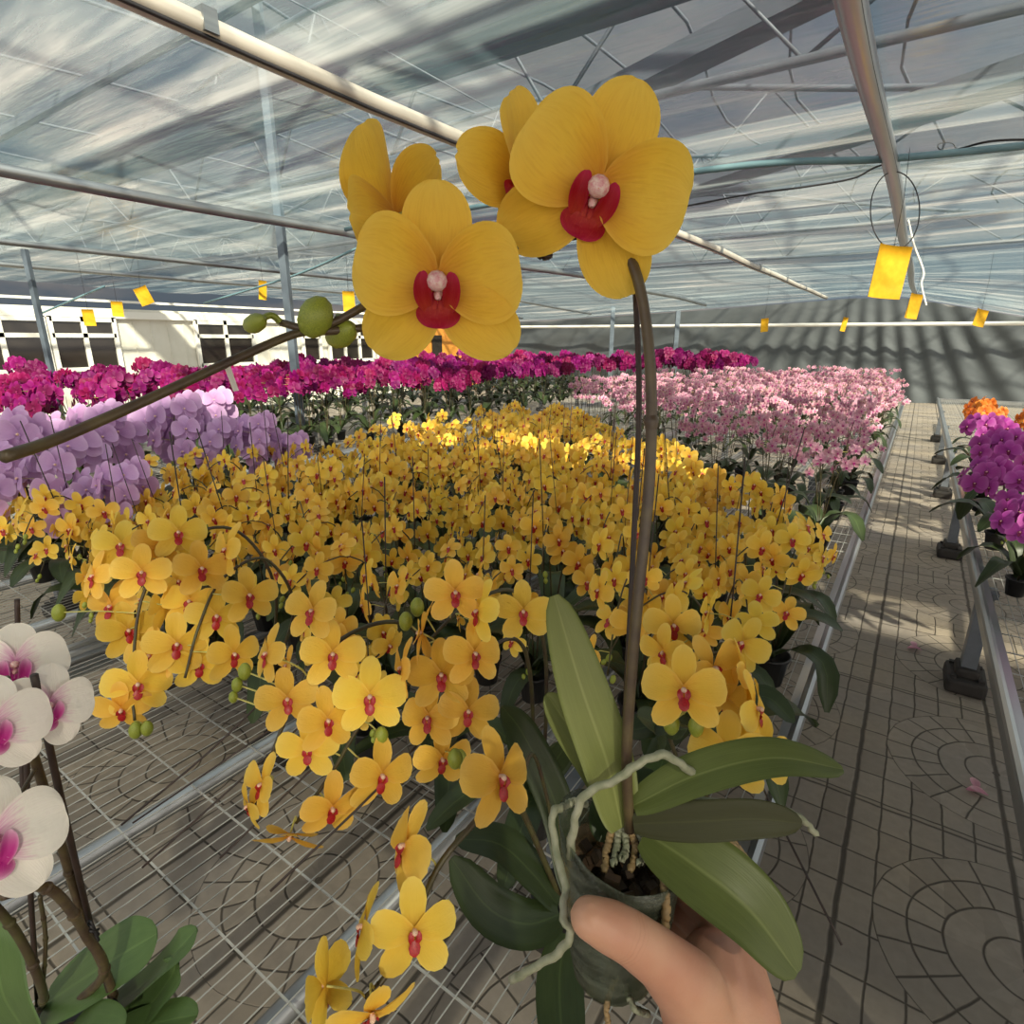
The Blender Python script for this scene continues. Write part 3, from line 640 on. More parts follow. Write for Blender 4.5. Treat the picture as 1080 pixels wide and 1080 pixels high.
# ------------------------------------------------------------------ benches
def bench(x0, x1, y0, y1, lbl, dx=.03, dy=.155, legs=(), rails=(1, 1), pipes=()):
    t = tag(empty('wire_bench', (x0, y0, 0)), lbl, 'plant bench', 'wire mesh benches'); Ly = y1-y0; Lx = x1-x0; Z = .5
    bm = bmesh.new(); n = int(Lx/dx)
    for k in range(1, n): tube(bm, [V((Lx*k/n, .01, Z-.006)), V((Lx*k/n, Ly-.01, Z-.006))], .0013, 4, False)
    m_ = int(Ly/dy)
    for k in range(1, m_): tube(bm, [V((.01, Ly*k/m_, Z-.0095)), V((Lx-.01, Ly*k/m_, Z-.0095))], .0024, 4, False)
    obj('wire_mesh', bm, M['wire'], t, smooth=False)
    for xx, s in ((0, 1), (Lx, -1)):
        bm = bmesh.new(); tube(bm, [V((xx, 0, Z+.006)), V((xx, Ly, Z+.006))], .014, 8); box(bm, (xx, Ly/2, Z-.03), (.01, Ly, .06)); box(bm, (xx+s*.02, Ly/2, Z-.055), (.04, Ly, .006)); box(bm, (xx+s*.022, Ly/2, Z-.002), (.03, Ly, .006))
        obj('edge_rail', bm, M['alu'], t, smooth=False)
    for yy in (0, Ly):
        bm = bmesh.new(); box(bm, (Lx/2, yy, Z-.025), (Lx, .03, .06)); obj('end_rail', bm, M['alu'], t, smooth=False)
    for xx in pipes:
        bm = bmesh.new(); tube(bm, [V((xx-x0, .02, Z-.045)), V((xx-x0, Ly-.02, Z-.045))], .022, 10); obj('support_pipe', bm, M['steel'], t)
    for (lx, ly) in legs:
        bm = bmesh.new(); box(bm, (lx-x0, ly-y0, .25), (.055, .075, .42)); box(bm, (lx-x0, ly-y0, .462), (.075, .1, .02)); lg = obj('leg', bm, M['grey'], t, smooth=False)
        bm = bmesh.new(); box(bm, (lx-x0, ly-y0, .035), (.15, .2, .07), None, .018); box(bm, (lx-x0, ly-y0, .085), (.09, .12, .05), None, .014)
        for sx in (-1, 1):
            for sy in (-1, 1): box(bm, (lx-x0+sx*.05, ly-y0+sy*.07, .074), (.022, .022, .012))
        obj('foot', bm, M['rub'], lg, smooth=False)
ly = [1.03+2*k for k in range(6)]
bench(-2.15, -.115, -.6, 13., 'wire mesh bench bordering the aisle on its left, under the yellow and pink orchids', legs=[(x, y) for x in (-.55, -1.75) for y in ly], pipes=(-.68, -1.28, -1.85))
bench(-4.25, -2.2, -.6, 13., 'second wire mesh bench from the aisle, under the lavender orchids', legs=[(x, y) for x in (-2.6, -3.8) for y in ly], pipes=(-2.6, -3.2, -3.8))
bench(-6.35, -4.3, -.6, 13., 'third wire mesh bench from the aisle, under the nearer magenta orchids', .06, .3, [(x, y) for x in (-4.7, -5.9) for y in ly])
bench(-8.45, -6.4, -.6, 13., 'wire mesh bench along the side house, under the farthest magenta orchids', .06, .3, [(x, y) for x in (-6.8, -8.0) for y in ly])
bench(.357, 2.4, -.6, 13., 'wire mesh bench right of the aisle standing on black-footed legs', legs=[(.395, y) for y in ly]+[(2.1, y) for y in ly], pipes=(.95, 1.55))
# ------------------------------------------------------------------ yellow orchids in the block
BZ = .5
PR = random.Random(11)
YP = []
for k in range(7):
    sp = []
    for q in range(2):
        h = PR.uniform(.36, .47); sp.append(spike_spec(PR, 'yel', h, PR.uniform(.16, .28), PR.uniform(.08, .2), (PR.uniform(.06, .16))*(-1 if q else 1), PR.choice((4, 5, 6)), .086, PR.uniform(.36, .5), .0026, 2, (0, -1, .25), .85))
    YP.append(plant_spec(PR, 'yel', sp, 6, leafscale=1.2))
def y_zone(x, y):
    if y < .7 or x > -.17: return False
    if y > 2.2-.98*x: return False
    if y > 4.6: return False
    if x < -2.85: return y < .95 and x > -3.7
    if x < -2.3 and .95 < y < 1.25: return True
    return True
row = 0; y = .8; cnt = 0
while y < 4.6:
    x = -.26 - (.12 if row % 2 else 0)
    while x > -3.7:
        xx, yy = x+PR.uniform(-.045, .045), y+PR.uniform(-.04, .04)
        if y_zone(xx, yy) and not any(math.hypot(xx-a, yy-b) < .2 for a, b in ((-.78, .86), (-.52, .84), (-.22, .98), (-1.42, .82), (-.3, .75), (-.65, .7))):
            d = (V((xx, yy, .8))-EYE).dot(FW); near = d < 2.3
            face = PR.uniform(-.55, .75)
            fr = row == 0 or (row == 1 and xx < -2.3)
            lbl, grp = (('yellow orchid in the front row of its block, edging the bare wire mesh', 'front row of yellow orchids') if row == 0 else
                ('yellow orchid near the aisle rail, red-lipped blooms facing the paving', 'yellow orchids along the aisle rail') if xx > -.5 else
                ('yellow orchid at the back of its block, next to the pink sprays', 'yellow orchids at the back of the block') if yy > 1.75-.98*xx else
                ('yellow orchid below the lavender blooms at the left end of its block', 'yellow orchids by the lavender ones') if xx < -2.35 and yy < 1.6 else
                ('yellow orchid with red-lipped blooms deep in the packed yellow block', 'yellow orchids in the middle of the block'))
            put_plant('yellow_orchid', PR.choice(YP), (xx, yy, BZ), face, PR.uniform(.9, 1.12), lbl, 'orchid', grp, near, 6 if near else 4, True, near, PR.random() < (.75 if near else .4))
            cnt += 1
        x -= .24
    y += .235; row += 1
# ------------------------------------------------------------------ pink orchids beyond them
KP, KN = [], []
for k in range(4):
    sp = [spike_spec(PR, 'pink', PR.uniform(.4, .56), PR.uniform(-.08, .14), PR.uniform(-.05, .03), PR.uniform(.03, .16)*(-1 if q % 2 else 1), 7, .046, .45, .0018, 0, (0, -1, .25), .7, .025) for q in range(4)]
    KN.append(plant_spec(PR, 'pink', sp, 4, leafscale=1.15))
for k in range(4):
    ps = plant_spec(PR, 'pink', [], 3); ps['cl'] = [cluster_spike(PR, 'pink', PR.uniform(.4, .58), PR.uniform(-.12, .14), PR.uniform(-.05, .03), PR.uniform(.03, .2)*(-1 if q % 2 else 1), 8, .046, .42, .002, .03) for q in range(4)]; KP.append(ps)
def put_far(name, spec, loc, rz, sc, label, cat, group, leaves=3):
    t = tag(empty(name, loc, rz, sc), label, cat, group)
    for m, mx in spec['leaves'][:leaves]: link('leaf', m, t, mx)
    for st, cl in spec['cl']:
        s = link('flower_stem', st, t); tag(link('flower_spray', cl, s), kind='stuff')
    return t
y = 2.7
while y < 10.4:
    x = -.3
    while x > -3.3:
        xx, yy = x+PR.uniform(-.07, .07), y+PR.uniform(-.07, .07)
        if yy > 2.62-.98*xx and xx > -3.1 and not (yy > 8.4 and xx < -2.5):
            d = (V((xx, yy, .8))-EYE).dot(FW)
            lbl, grp = (('pink orchid of small sprays along the aisle rail behind the yellow block', 'pink orchids along the aisle rail') if xx > -.6 else
                        ('pink orchid of small sprays in front, meeting the yellow block', 'pink orchids beside the yellow block') if yy < 3.2-.98*xx else
                        ('pink orchid of small sprays in the pale drift before the tarpaulin', 'pink orchids farther back'))
            if d < 4.2: put_plant('pink_orchid', PR.choice(KN), (xx, yy, BZ), PR.uniform(-.8, .8), PR.uniform(.92, 1.12), lbl, 'orchid', grp, False, 4, True, False, False)
            else: put_far('pink_orchid', PR.choice(KP), (xx, yy, BZ), PR.uniform(-.8, .8), PR.uniform(.92, 1.12), lbl, 'orchid', grp)
        x -= .33
    y += .34
# ------------------------------------------------------------------ magenta orchids in the rows at the back
MN, MF = [], []
for k in range(4):
    sp = [spike_spec(PR, 'mag', PR.uniform(.6, .72), PR.uniform(.1, .22), PR.uniform(.08, .16), PR.uniform(.05, .16)*(-1 if q else 1), 10, .1, .46, .004, 1, (0, -1, .2), .5, .035) for q in range(2)]
    MN.append(plant_spec(PR, 'mag', sp, 6, leafscale=1.55))
    ps = plant_spec(PR, 'mag', [], 5, leafscale=1.5); ps['cl'] = [cluster_spike(PR, 'mag', PR.uniform(.6, .74), PR.uniform(.08, .2), PR.uniform(.06, .16), PR.uniform(.05, .16)*(-1 if q else 1), 12, .105, .42, .004) for q in range(2)]; MF.append(ps)
y = 1.5
while y < 12.4:
    x = -4.55
    while x > -8.35:
        xx, yy = x+PR.uniform(-.08, .08), y+PR.uniform(-.08, .08); d = (V((xx, yy, 1))-EYE).dot(FW)
        if yy > -.245*xx-.1:
            lbl, grp = (('dark magenta orchid in the row facing the lavender and yellow orchids', 'magenta orchids in the front row') if xx > -5.2 else ('dark magenta orchid in the massed bank before the side house', 'massed magenta orchids'))
            rz = PR.uniform(-.3, 1.2)
            if d < 6.2 and xx > -6.2: put_plant('magenta_orchid', PR.choice(MN), (xx, yy, BZ), rz, PR.uniform(.9, 1.08), lbl, 'orchid', grp, False, 6, xx > -5.2, False, xx > -5.2)
            elif yy > 6 or xx < -5.5: put_far('magenta_orchid', PR.choice(MF), (xx, yy, BZ), rz, PR.uniform(.9, 1.08), lbl, 'orchid', grp, 5)
            else: put_far('magenta_orchid', PR.choice(MF), (xx, yy, BZ), rz, PR.uniform(.9, 1.08), lbl, 'orchid', grp)
        x -= .42 if xx > -5.4 else .5
    y += .42
for i in range(4):
    for j in range(9):
        xx = -2.85-.36*i+PR.uniform(-.06, .06); yy = 9.2+.4*j+PR.uniform(-.06, .06)
        if yy < 12.8: put_far('magenta_orchid', PR.choice(MF), (xx, yy, BZ), PR.uniform(-.5, .8), PR.uniform(1.02, 1.16), 'bright magenta orchid in the taller far clump before the tarpaulin', 'orchid', 'magenta orchids in the far clump')
# ------------------------------------------------------------------ lavender orchids at the left
LP = []
for k in range(3):
    sp = [spike_spec(PR, 'lav', PR.uniform(.5, .58), PR.uniform(.2, .28), PR.uniform(.14, .22), PR.uniform(.08, .14)*(-1 if q else 1), 9, .115, .42, .004, 1, (.1, -1, .35), .45, .04) for q in range(2)]
    LP.append(plant_spec(PR, 'lav', sp, 5, leafscale=1.3))
for k, (px, py, d, rz, s, lbl) in enumerate([(20, 470, 2.35, .5, 1., 'lavender orchid at the left picture edge, large pale blooms nearest us'), (75, 500, 2.2, .4, .9, 'lavender orchid in front, low above the yellow blooms at far left'), (-40, 500, 2.3, .5, 1., 'lavender orchid cut by the left picture edge'),
        (60, 455, 2.75, .5, 1.02, 'lavender orchid second in depth behind the nearest large pale blooms'), (150, 445, 3.05, .45, 1.05, 'lavender orchid with the pinkest domed head, under the long stick'), (195, 455, 3.1, .3, 1., 'lavender orchid between the pinkish head and the right-hand head'), (235, 458, 3.15, .3, 1., 'lavender orchid with a domed head beside the tall yellow one'), (275, 470, 3.2, .2, .95, 'lavender orchid ending the row on the right, against yellow blooms'), (190, 435, 3.5, .4, 1.02, 'lavender orchid behind the domed heads, under the white tag')]):
    p = W(px, py, d); put_plant('lavender_orchid', PR.choice(LP), (p.x+.1, p.y+.15, BZ), rz, s*max(.8, min(1.15, (p.z-.5)/.5)), lbl, 'orchid', 'lavender orchids', True, 5, True, True, False)
# ------------------------------------------------------------------ the right-hand bench
RP, OP = [], []
for k in range(3):
    RP.append(plant_spec(PR, 'purp', [spike_spec(PR, 'purp', PR.uniform(.42, .5), PR.uniform(.14, .22), PR.uniform(.1, .2), PR.uniform(.05, .1)*(-1 if q else 1), 7, .115, .42, .004, 2, (-.25, -1, .3), .5, .035) for q in range(2)], 7, leafscale=1.6))
    OP.append(plant_spec(PR, 'oran', [spike_spec(PR, 'oran', PR.uniform(.36, .44), PR.uniform(.06, .16), PR.uniform(.06, .14), PR.uniform(.04, .1)*(-1 if q else 1), 8, .085, .42, .003, 0, (-.1, -1, .4), .6, .03) for q in range(3)], 4))
for k, (x, y, s, lbl) in enumerate([(.47, 2.95, .82, 'low purple orchid in front on the right bench, two big blooms in dark leaves'), (.45, 3.6, .95, 'purple orchid second from the front on the right bench'), (.76, 3.8, .92, 'purple orchid at the right picture edge, second row'), (.44, 4.4, .95, 'purple orchid third along the right rail, tall bloom arch'),
        (.8, 4.6, .95, 'purple orchid behind the tall arch, away from the rail'), (.46, 5.2, .95, 'purple orchid last along the rail before the orange ones'), (.95, 5.3, .98, 'purple orchid at the back beside the orange ones'), (.72, 3.2, .9, 'purple orchid cut by the right picture edge, low in front')]):
    put_plant('purple_orchid', RP[k % 3], (x, y, BZ), PR.uniform(-.6, .1), s, lbl, 'orchid', 'purple orchids on the right bench', True, 7, True, True, False)
for k, (x, y) in enumerate([(.54, 6.2), (.85, 6.1), (1.2, 6.3), (.55, 6.7), (1.0, 6.7), (1.45, 6.8), (.66, 7.2), (1.1, 7.3), (1.5, 7.3)]):
    put_plant('orange_orchid', OP[k % 3], (x, y, BZ), PR.uniform(-.5, .4), PR.uniform(1., 1.15), 'orange orchid behind the purple ones on the right bench', 'orchid', 'orange orchids on the right bench', False, 4, True, False, False)
def tray(x, y, rz, lbl):
    t = tag(empty('pot_tray', (x, y, BZ), rz), lbl, 'tray', 'black pot trays'); bm = bmesh.new()
    for sx in (-1, 1): box(bm, (sx*.13, 0, .03), (.008, .36, .06))
    for sy in (-1, 1): box(bm, (0, sy*.18, .03), (.26, .008, .06))
    for k in range(5): box(bm, (-.1+.05*k, 0, .004), (.01, .36, .006))
    for k in range(4): box(bm, (0, -.14+.093*k, .004), (.26, .01, .006))
    box(bm, (0, 0, .055), (.26, .01, .008)); obj('tray_body', bm, M['pot'], t, smooth=False)
tray(.78, 2.35, .1, 'empty black plastic tray on the right bench, in front of the low purple orchid')
# ------------------------------------------------------------------ plants shaped one by one
def face_m(px, py, d, yaw, pitch, roll, span):
    c = W(px, py, d); n0 = (EYE-c).normalized()
    n = n0*math.cos(yaw)*math.cos(pitch) + RT*math.sin(yaw)*math.cos(pitch) + UP*math.sin(pitch)
    return frame(c, n, UP*math.cos(roll)+RT*math.sin(roll), span*d/FPX)
def face_v(px, py, d, n, u, span):
    q = lambda v: RT*v[0]+UP*v[1]-FW*v[2]
    return frame(W(px, py, d), q(n), q(u), span*d/FPX)
def custom(name, base, label, cat, group, key, stems, flowers, buds=(), leaves=(), stakes=(), lm=None, pot=True, ped='pedi', rot=()):
    """plant with its pot at base; stems, flowers, leaves given by their places in the room"""
    base = V(base); t = tag(empty(name, base), label, cat, group); T = Matrix.Translation(-base)
    if pot: link('pot', POT, t)
    for pts, wdt, nrm, mm in leaves:
        bm = bmesh.new(); leaf_bm(bm, [p-base for p in pts], wdt, nrm, 14, .2, .0018, 6); obj('leaf', bm, M[mm], t)
    used = []
    for k, (pts, r) in enumerate(stems):
        P = spline(pts, 40); bm = bmesh.new(); tube(bm, [p-base for p in P], r if not isinstance(r, tuple) else [r[0]+(r[1]-r[0])*i/40 for i in range(41)], 8)
        for i in range(6, 41, 6): lathe(bm, [(.0, -.004), (r[1]*1.5 if isinstance(r, tuple) else r*1.4, -.002), (.0, .005)], 8, P[i]-base, (P[min(i+1, 40)]-P[i-1]).to_track_quat('Z', 'Y').to_matrix())
        for (mx, sk) in flowers:
            if sk != k: continue
            b = mx.translation - mx.col[2].xyz.normalized()*.006; q = min(P, key=lambda p: (p-b).length + .3*abs((p-b).length-.03))
            m_ = b.lerp(q, .5) - mx.col[2].xyz.normalized()*.012
            tube(bm, [p-base for p in spline([b+mx.col[2].xyz.normalized()*.004, m_, q], 8)], .0014, 5, False, mi=1)
        for (mx, sk) in buds:
            if sk != k: continue
            b = mx.translation; q = min(P, key=lambda p: (p-b).length); tube(bm, [p-base for p in spline([b, b.lerp(q, .5)+V((0, 0, .004)), q], 6)], .0013, 5, False, mi=1)
        obj('flower_stem', bm, [M['stem'], M[ped]], t)
    for (mx, sk) in flowers:
        A, L_, one = FL[key][PR.randrange(5)]; f = link('flower', A, t, T @ mx); link('lip', L_, f)
    for (mx, sk) in buds: link('bud', BUD, t, T @ mx)
    for pts, r in stakes:
        bm = bmesh.new(); tube(bm, [p-base for p in spline(pts, 12)], r, 6); obj('stake', bm, M['stake'], t)
    return t
def gz(x, y): return on_z(x, y, BZ)
def bud_m(px, py, d, s, roll=0): return face_m(px, py, d, 0, 1.2, roll, s)
# A: the sprays that hang down to the bare mesh in front
A0 = gz(590, 985); A0.z = BZ
custom('yellow_orchid', A0, 'yellow orchid whose long stem hangs over bare mesh beside the held pot', 'orchid', None, 'yel',
    [([A0+V((0, 0, .08)), W(548, 850, .9), W(528, 838, .8), W(500, 868, .75), W(462, 915, .72), W(432, 985, .69), W(405, 1032, .66), W(385, 1052, .65)], (.0052, .0032)),
     ([A0+V((.01, .01, .08)), W(565, 800, .9), W(545, 850, .84)], .003)],
    [(face_m(428, 893, .72, -.95, .1, .15, 92), 0), (face_m(384, 978, .68, -1.25, .1, .1, 86), 0), (face_m(437, 982, .655, .12, -.25, .05, 92), 0),
     (face_m(343, 1040, .64, -1.9, -.1, .25, 88), 0), (face_m(392, 1068, .61, .2, -.9, .1, 96), 0), (face_m(527, 820, .72, .75, .0, .12, 98), 0)],
    [(bud_m(480, 800, .78, 24, .2), 0)],
    [([W(590, 965, .95), W(555, 975, .9), W(515, 958, .87), W(476, 905, .87)], .075, UP-FW*.8, 'leaf'), ([W(588, 955, .97), W(560, 920, .95), W(525, 890, .94), W(480, 885, .95)], .07, UP-FW*.5, 'leaf'),
     ([W(596, 985, .93), W(590, 1030, .88), W(592, 1085, .82), W(595, 1120, .78)], .072, -FW+UP*.3, 'leaf'), ([W(600, 940, .98), W(590, 860, .96), W(555, 780, .96), W(530, 745, .98)], .06, -FW+UP*.3, 'leaf'),
     ([W(610, 990, .92), W(640, 1020, .88), W(660, 1060, .84)], .06, -FW+UP*.4, 'leaf')])
# B: front left clump with the long bare stakes
B0 = V((-.78, .86, BZ))
fb = [(390, 735, 0, 0, 0, 78), (350, 690, .25, 0, .05, 68), (303, 738, 0, .1, -.1, 64), (402, 818, .45, -.25, .2, 74), (350, 852, .3, -.5, .1, 70), (306, 880, -.4, -1.1, .2, 72), (277, 828, -.8, 0, .1, 62), (325, 790, -.2, -.2, 0, 66), (330, 645, -.5, .2, .1, 64), (283, 690, -.9, .1, 0, 62), (345, 760, .4, -.1, 0, 66), (262, 850, -.9, -.4, .2, 50)]
custom('yellow_orchid', B0, 'yellow orchid in front with thin dark stakes slanting out over bare mesh', 'orchid', None, 'yel',
    [([B0+V((0, 0, .08)), W(470, 720, 1.05), W(430, 660, .98), W(370, 668, .9), W(320, 720, .86), W(285, 800, .84), W(268, 850, .83)], (.0042, .0028)), ([B0+V((.02, 0, .08)), W(480, 760, 1.0), W(455, 715, .93), W(395, 745, .88), W(350, 815, .84), W(312, 868, .82)], (.0042, .0028))],
    [(face_m(x, y, .8+.0*k, a, b, c, s), 1 if k in (0, 3, 4, 5, 7, 10) else 0) for k, (x, y, a, b, c, s) in enumerate(fb)],
    [(bud_m(258, 708, .84, 20, .5), 0), (bud_m(250, 722, .84, 17, .3), 0), (bud_m(246, 735, .84, 14, .3), 0), (bud_m(402, 776, .82, 22), 1)],
    [(([B0+V((0, 0, .09)), B0+V((-.06, -.05, .13)), B0+V((-.13, -.1, .1)), B0+V((-.19, -.15, .05))]), .062, (0, 0, 1), 'leaf'), (([B0+V((0, 0, .09)), B0+V((.06, -.06, .13)), B0+V((.11, -.12, .1)), B0+V((.15, -.18, .06))]), .062, (0, 0, 1), 'leaf'),
     (([B0+V((0, 0, .09)), B0+V((-.08, .03, .14)), B0+V((-.15, .05, .12))]), .06, (0, 0, 1), 'leaf'), (([B0+V((0, 0, .09)), B0+V((.08, .04, .15)), B0+V((.16, .05, .12))]), .06, (0, 0, 1), 'leaf')],
    [([W(420, 720, .95), W(330, 810, .85), W(232, 905, .78)], .0017), ([W(352, 660, .98), W(240, 775, .86), W(128, 870, .8)], .0017), ([W(400, 690, .98), W(290, 790, .86), W(150, 915, .78)], .0017), ([W(470, 750, .9), W(400, 830, .8), W(285, 940, .72)], .0018), ([W(300, 760, .95), W(240, 800, .9), W(140, 868, .86)], .0015)])
# C: front middle
C0 = V((-.52, .84, BZ))
fc = [(465, 712, .1, .05, 0, 72), (452, 757, -.35, 0, -.05, 66), (494, 750, .05, -.15, .1, 66), (466, 800, .3, -.4, .05, 66), (500, 690, .5, .1, .1, 66), (505, 645, -.9, .1, .1, 66), (445, 668, -1.6, .15, .2, 66), (552, 645, 0, 0, 0, 62), (480, 625, .1, .05, 0, 66), (425, 705, -1.2, 0, .1, 62)]
custom('yellow_orchid', C0, 'yellow orchid at the front of the block just left of the upright held leaf', 'orchid', None, 'yel',
    [([C0+V((0, 0, .08)), W(560, 720, 1.05), W(545, 675, 1.0), W(510, 690, .93), W(480, 740, .88), W(462, 800, .85)], (.0042, .0028)), ([C0+V((.02, 0, .08)), W(575, 690, 1.08), W(545, 625, 1.02), W(490, 640, .95), W(440, 690, .9)], (.0042, .0028))],
    [(face_m(x, y, .84, a, b, c, s), 0 if k in (0, 1, 2, 3, 4) else 1) for k, (x, y, a, b, c, s) in enumerate(fc)],
    [(bud_m(485, 800, .82, 22), 0), (bud_m(428, 655, .88, 22, .8), 1), (bud_m(440, 640, .9, 22, .8), 1)],
    [(([C0+V((0, 0, .09)), C0+V((.03, -.07, .13)), C0+V((.05, -.14, .11)), C0+V((.06, -.2, .06))]), .064, (0, 0, 1), 'leaf'), (([C0+V((0, 0, .09)), C0+V((-.06, -.06, .14)), C0+V((-.1, -.13, .12)), C0+V((-.13, -.19, .08))]), .062, (0, 0, 1), 'leaf'),
     (([C0+V((0, 0, .09)), C0+V((.05, .0, .2)), C0+V((.08, .0, .26))]), .06, -FW, 'leaf'), (([C0+V((0, 0, .09)), C0+V((-.03, 0, .18)), C0+V((-.06, 0, .24))]), .055, -FW, 'leaf')])
# D: right front, three big blooms next to the held stem
D0 = V((-.22, .98, BZ))
custom('yellow_orchid', D0, 'broad-bloomed yellow orchid beside the aisle rail, just right of the held stem', 'orchid', None, 'yel',
    [([D0+V((0, 0, .08)), W(690, 720, 1.0), W(715, 668, .9), W(745, 700, .83), W(735, 745, .8)], (.0042, .0028)), ([D0+V((.02, 0, .08)), W(740, 720, 1.0), W(765, 690, .9), W(790, 740, .84), W(790, 790, .8)], (.0042, .0028))],
    [(face_m(721, 728, .76, .05, .05, .0, 88), 0), (face_m(752, 705, .82, .7, 0, -.5, 74), 0), (face_m(785, 712, .83, 1.25, .1, .2, 74), 1), (face_m(797, 748, .79, 1.05, 0, -.3, 82), 1), (face_m(768, 795, .74, -.1, .3, -.05, 86), 1), (face_m(805, 790, .78, .5, .1, .3, 72), 1), (face_m(765, 735, .84, 2.6, 0, .2, 66), 0), (face_m(710, 660, .88, .25, 0, 0, 62), 0), (face_m(700, 688, .86, -.6, -.2, 0, 56), 0)],
    [(bud_m(708, 763, .78, 26), 0), (bud_m(734, 766, .76, 24), 0)],
    [([W(700, 790, 1.0), W(690, 765, .96), W(672, 755, .93)], .05, UP-FW, 'leaf'), ([W(740, 780, 1.0), W(800, 735, .98), W(838, 762, .95)], .05, UP-FW*.6, 'leaf'), ([W(700, 800, 1.0), W(690, 830, .93), W(685, 850, .9)], .06, UP-FW*.6, 'leafl'), ([W(710, 780, 1.02), W(712, 760, .98), W(670, 770, .95), W(640, 765, .95)], .06, UP-FW*.4, 'leaf')],
    [([W(770, 760, .95), W(818, 858, .85), W(888, 997, .74)], .0016)])
# F: left clump in front of the bare mesh
F0 = V((-1.42, .82, BZ))
ff = [(145, 722, .1, 0, 0, 66), (186, 680, .2, .1, .1, 64), (158, 692, -.4, 0, 0, 58), (118, 640, -.6, .1, .1, 58), (176, 640, -1.7, .1, .2, 56), (150, 604, -.2, .1, 0, 58), (212, 600, .4, .2, 0, 58), (188, 562, .1, .2, 0, 56), (240, 580, -.9, .1, .2, 58), (228, 650, .2, 0, .1, 60), (262, 628, .5, .1, 0, 58), (100, 608, -.8, .1, 0, 54), (128, 575, -.3, .2, 0, 54), (168, 575, .4, .3, .1, 54), (210, 700, .1, -.3, 0, 60), (128, 748, -.2, -.5, 0, 58), (246, 690, .6, -.1, 0, 58), (135, 665, .3, 0, -.2, 58), (200, 635, -.2, .2, .1, 58)]
custom('yellow_orchid', F0, 'yellow orchid clump at the left front, above the bare mesh and white orchid', 'orchid', None, 'yel',
    [([F0+V((0, 0, .08)), W(290, 620, 1.45), W(250, 560, 1.36), W(190, 570, 1.25), W(150, 630, 1.18), W(140, 720, 1.14), W(142, 760, 1.13)], (.0042, .0026)), ([F0+V((.02, 0, .08)), W(310, 640, 1.42), W(280, 590, 1.32), W(235, 610, 1.24), W(210, 660, 1.18), W(195, 715, 1.15)], (.0042, .0026))],
    [(face_m(x, y, 1.12+.012*(k % 5)+.0004*(760-y), a, b, c, s), 1 if x > 185 else 0) for k, (x, y, a, b, c, s) in enumerate(ff)],
    [(bud_m(143, 770, 1.12, 20), 0), (bud_m(155, 768, 1.12, 18), 0), (bud_m(62, 646, 1.2, 20, .5), 0)],
    [(([F0+V((0, 0, .09)), F0+V((-.08, -.04, .13)), F0+V((-.15, -.08, .1)), F0+V((-.2, -.11, .05))]), .065, (0, 0, 1), 'leaf'), (([F0+V((0, 0, .09)), F0+V((.06, -.06, .13)), F0+V((.12, -.11, .1)), F0+V((.16, -.16, .06))]), .062, (0, 0, 1), 'leaf'), (([F0+V((0, 0, .09)), F0+V((-.05, .08, .14)), F0+V((-.1, .15, .12))]), .06, (0, 0, 1), 'leaf')])
# white and pink orchid at the lower left
E0 = gz(70, 1130); E0.z = BZ
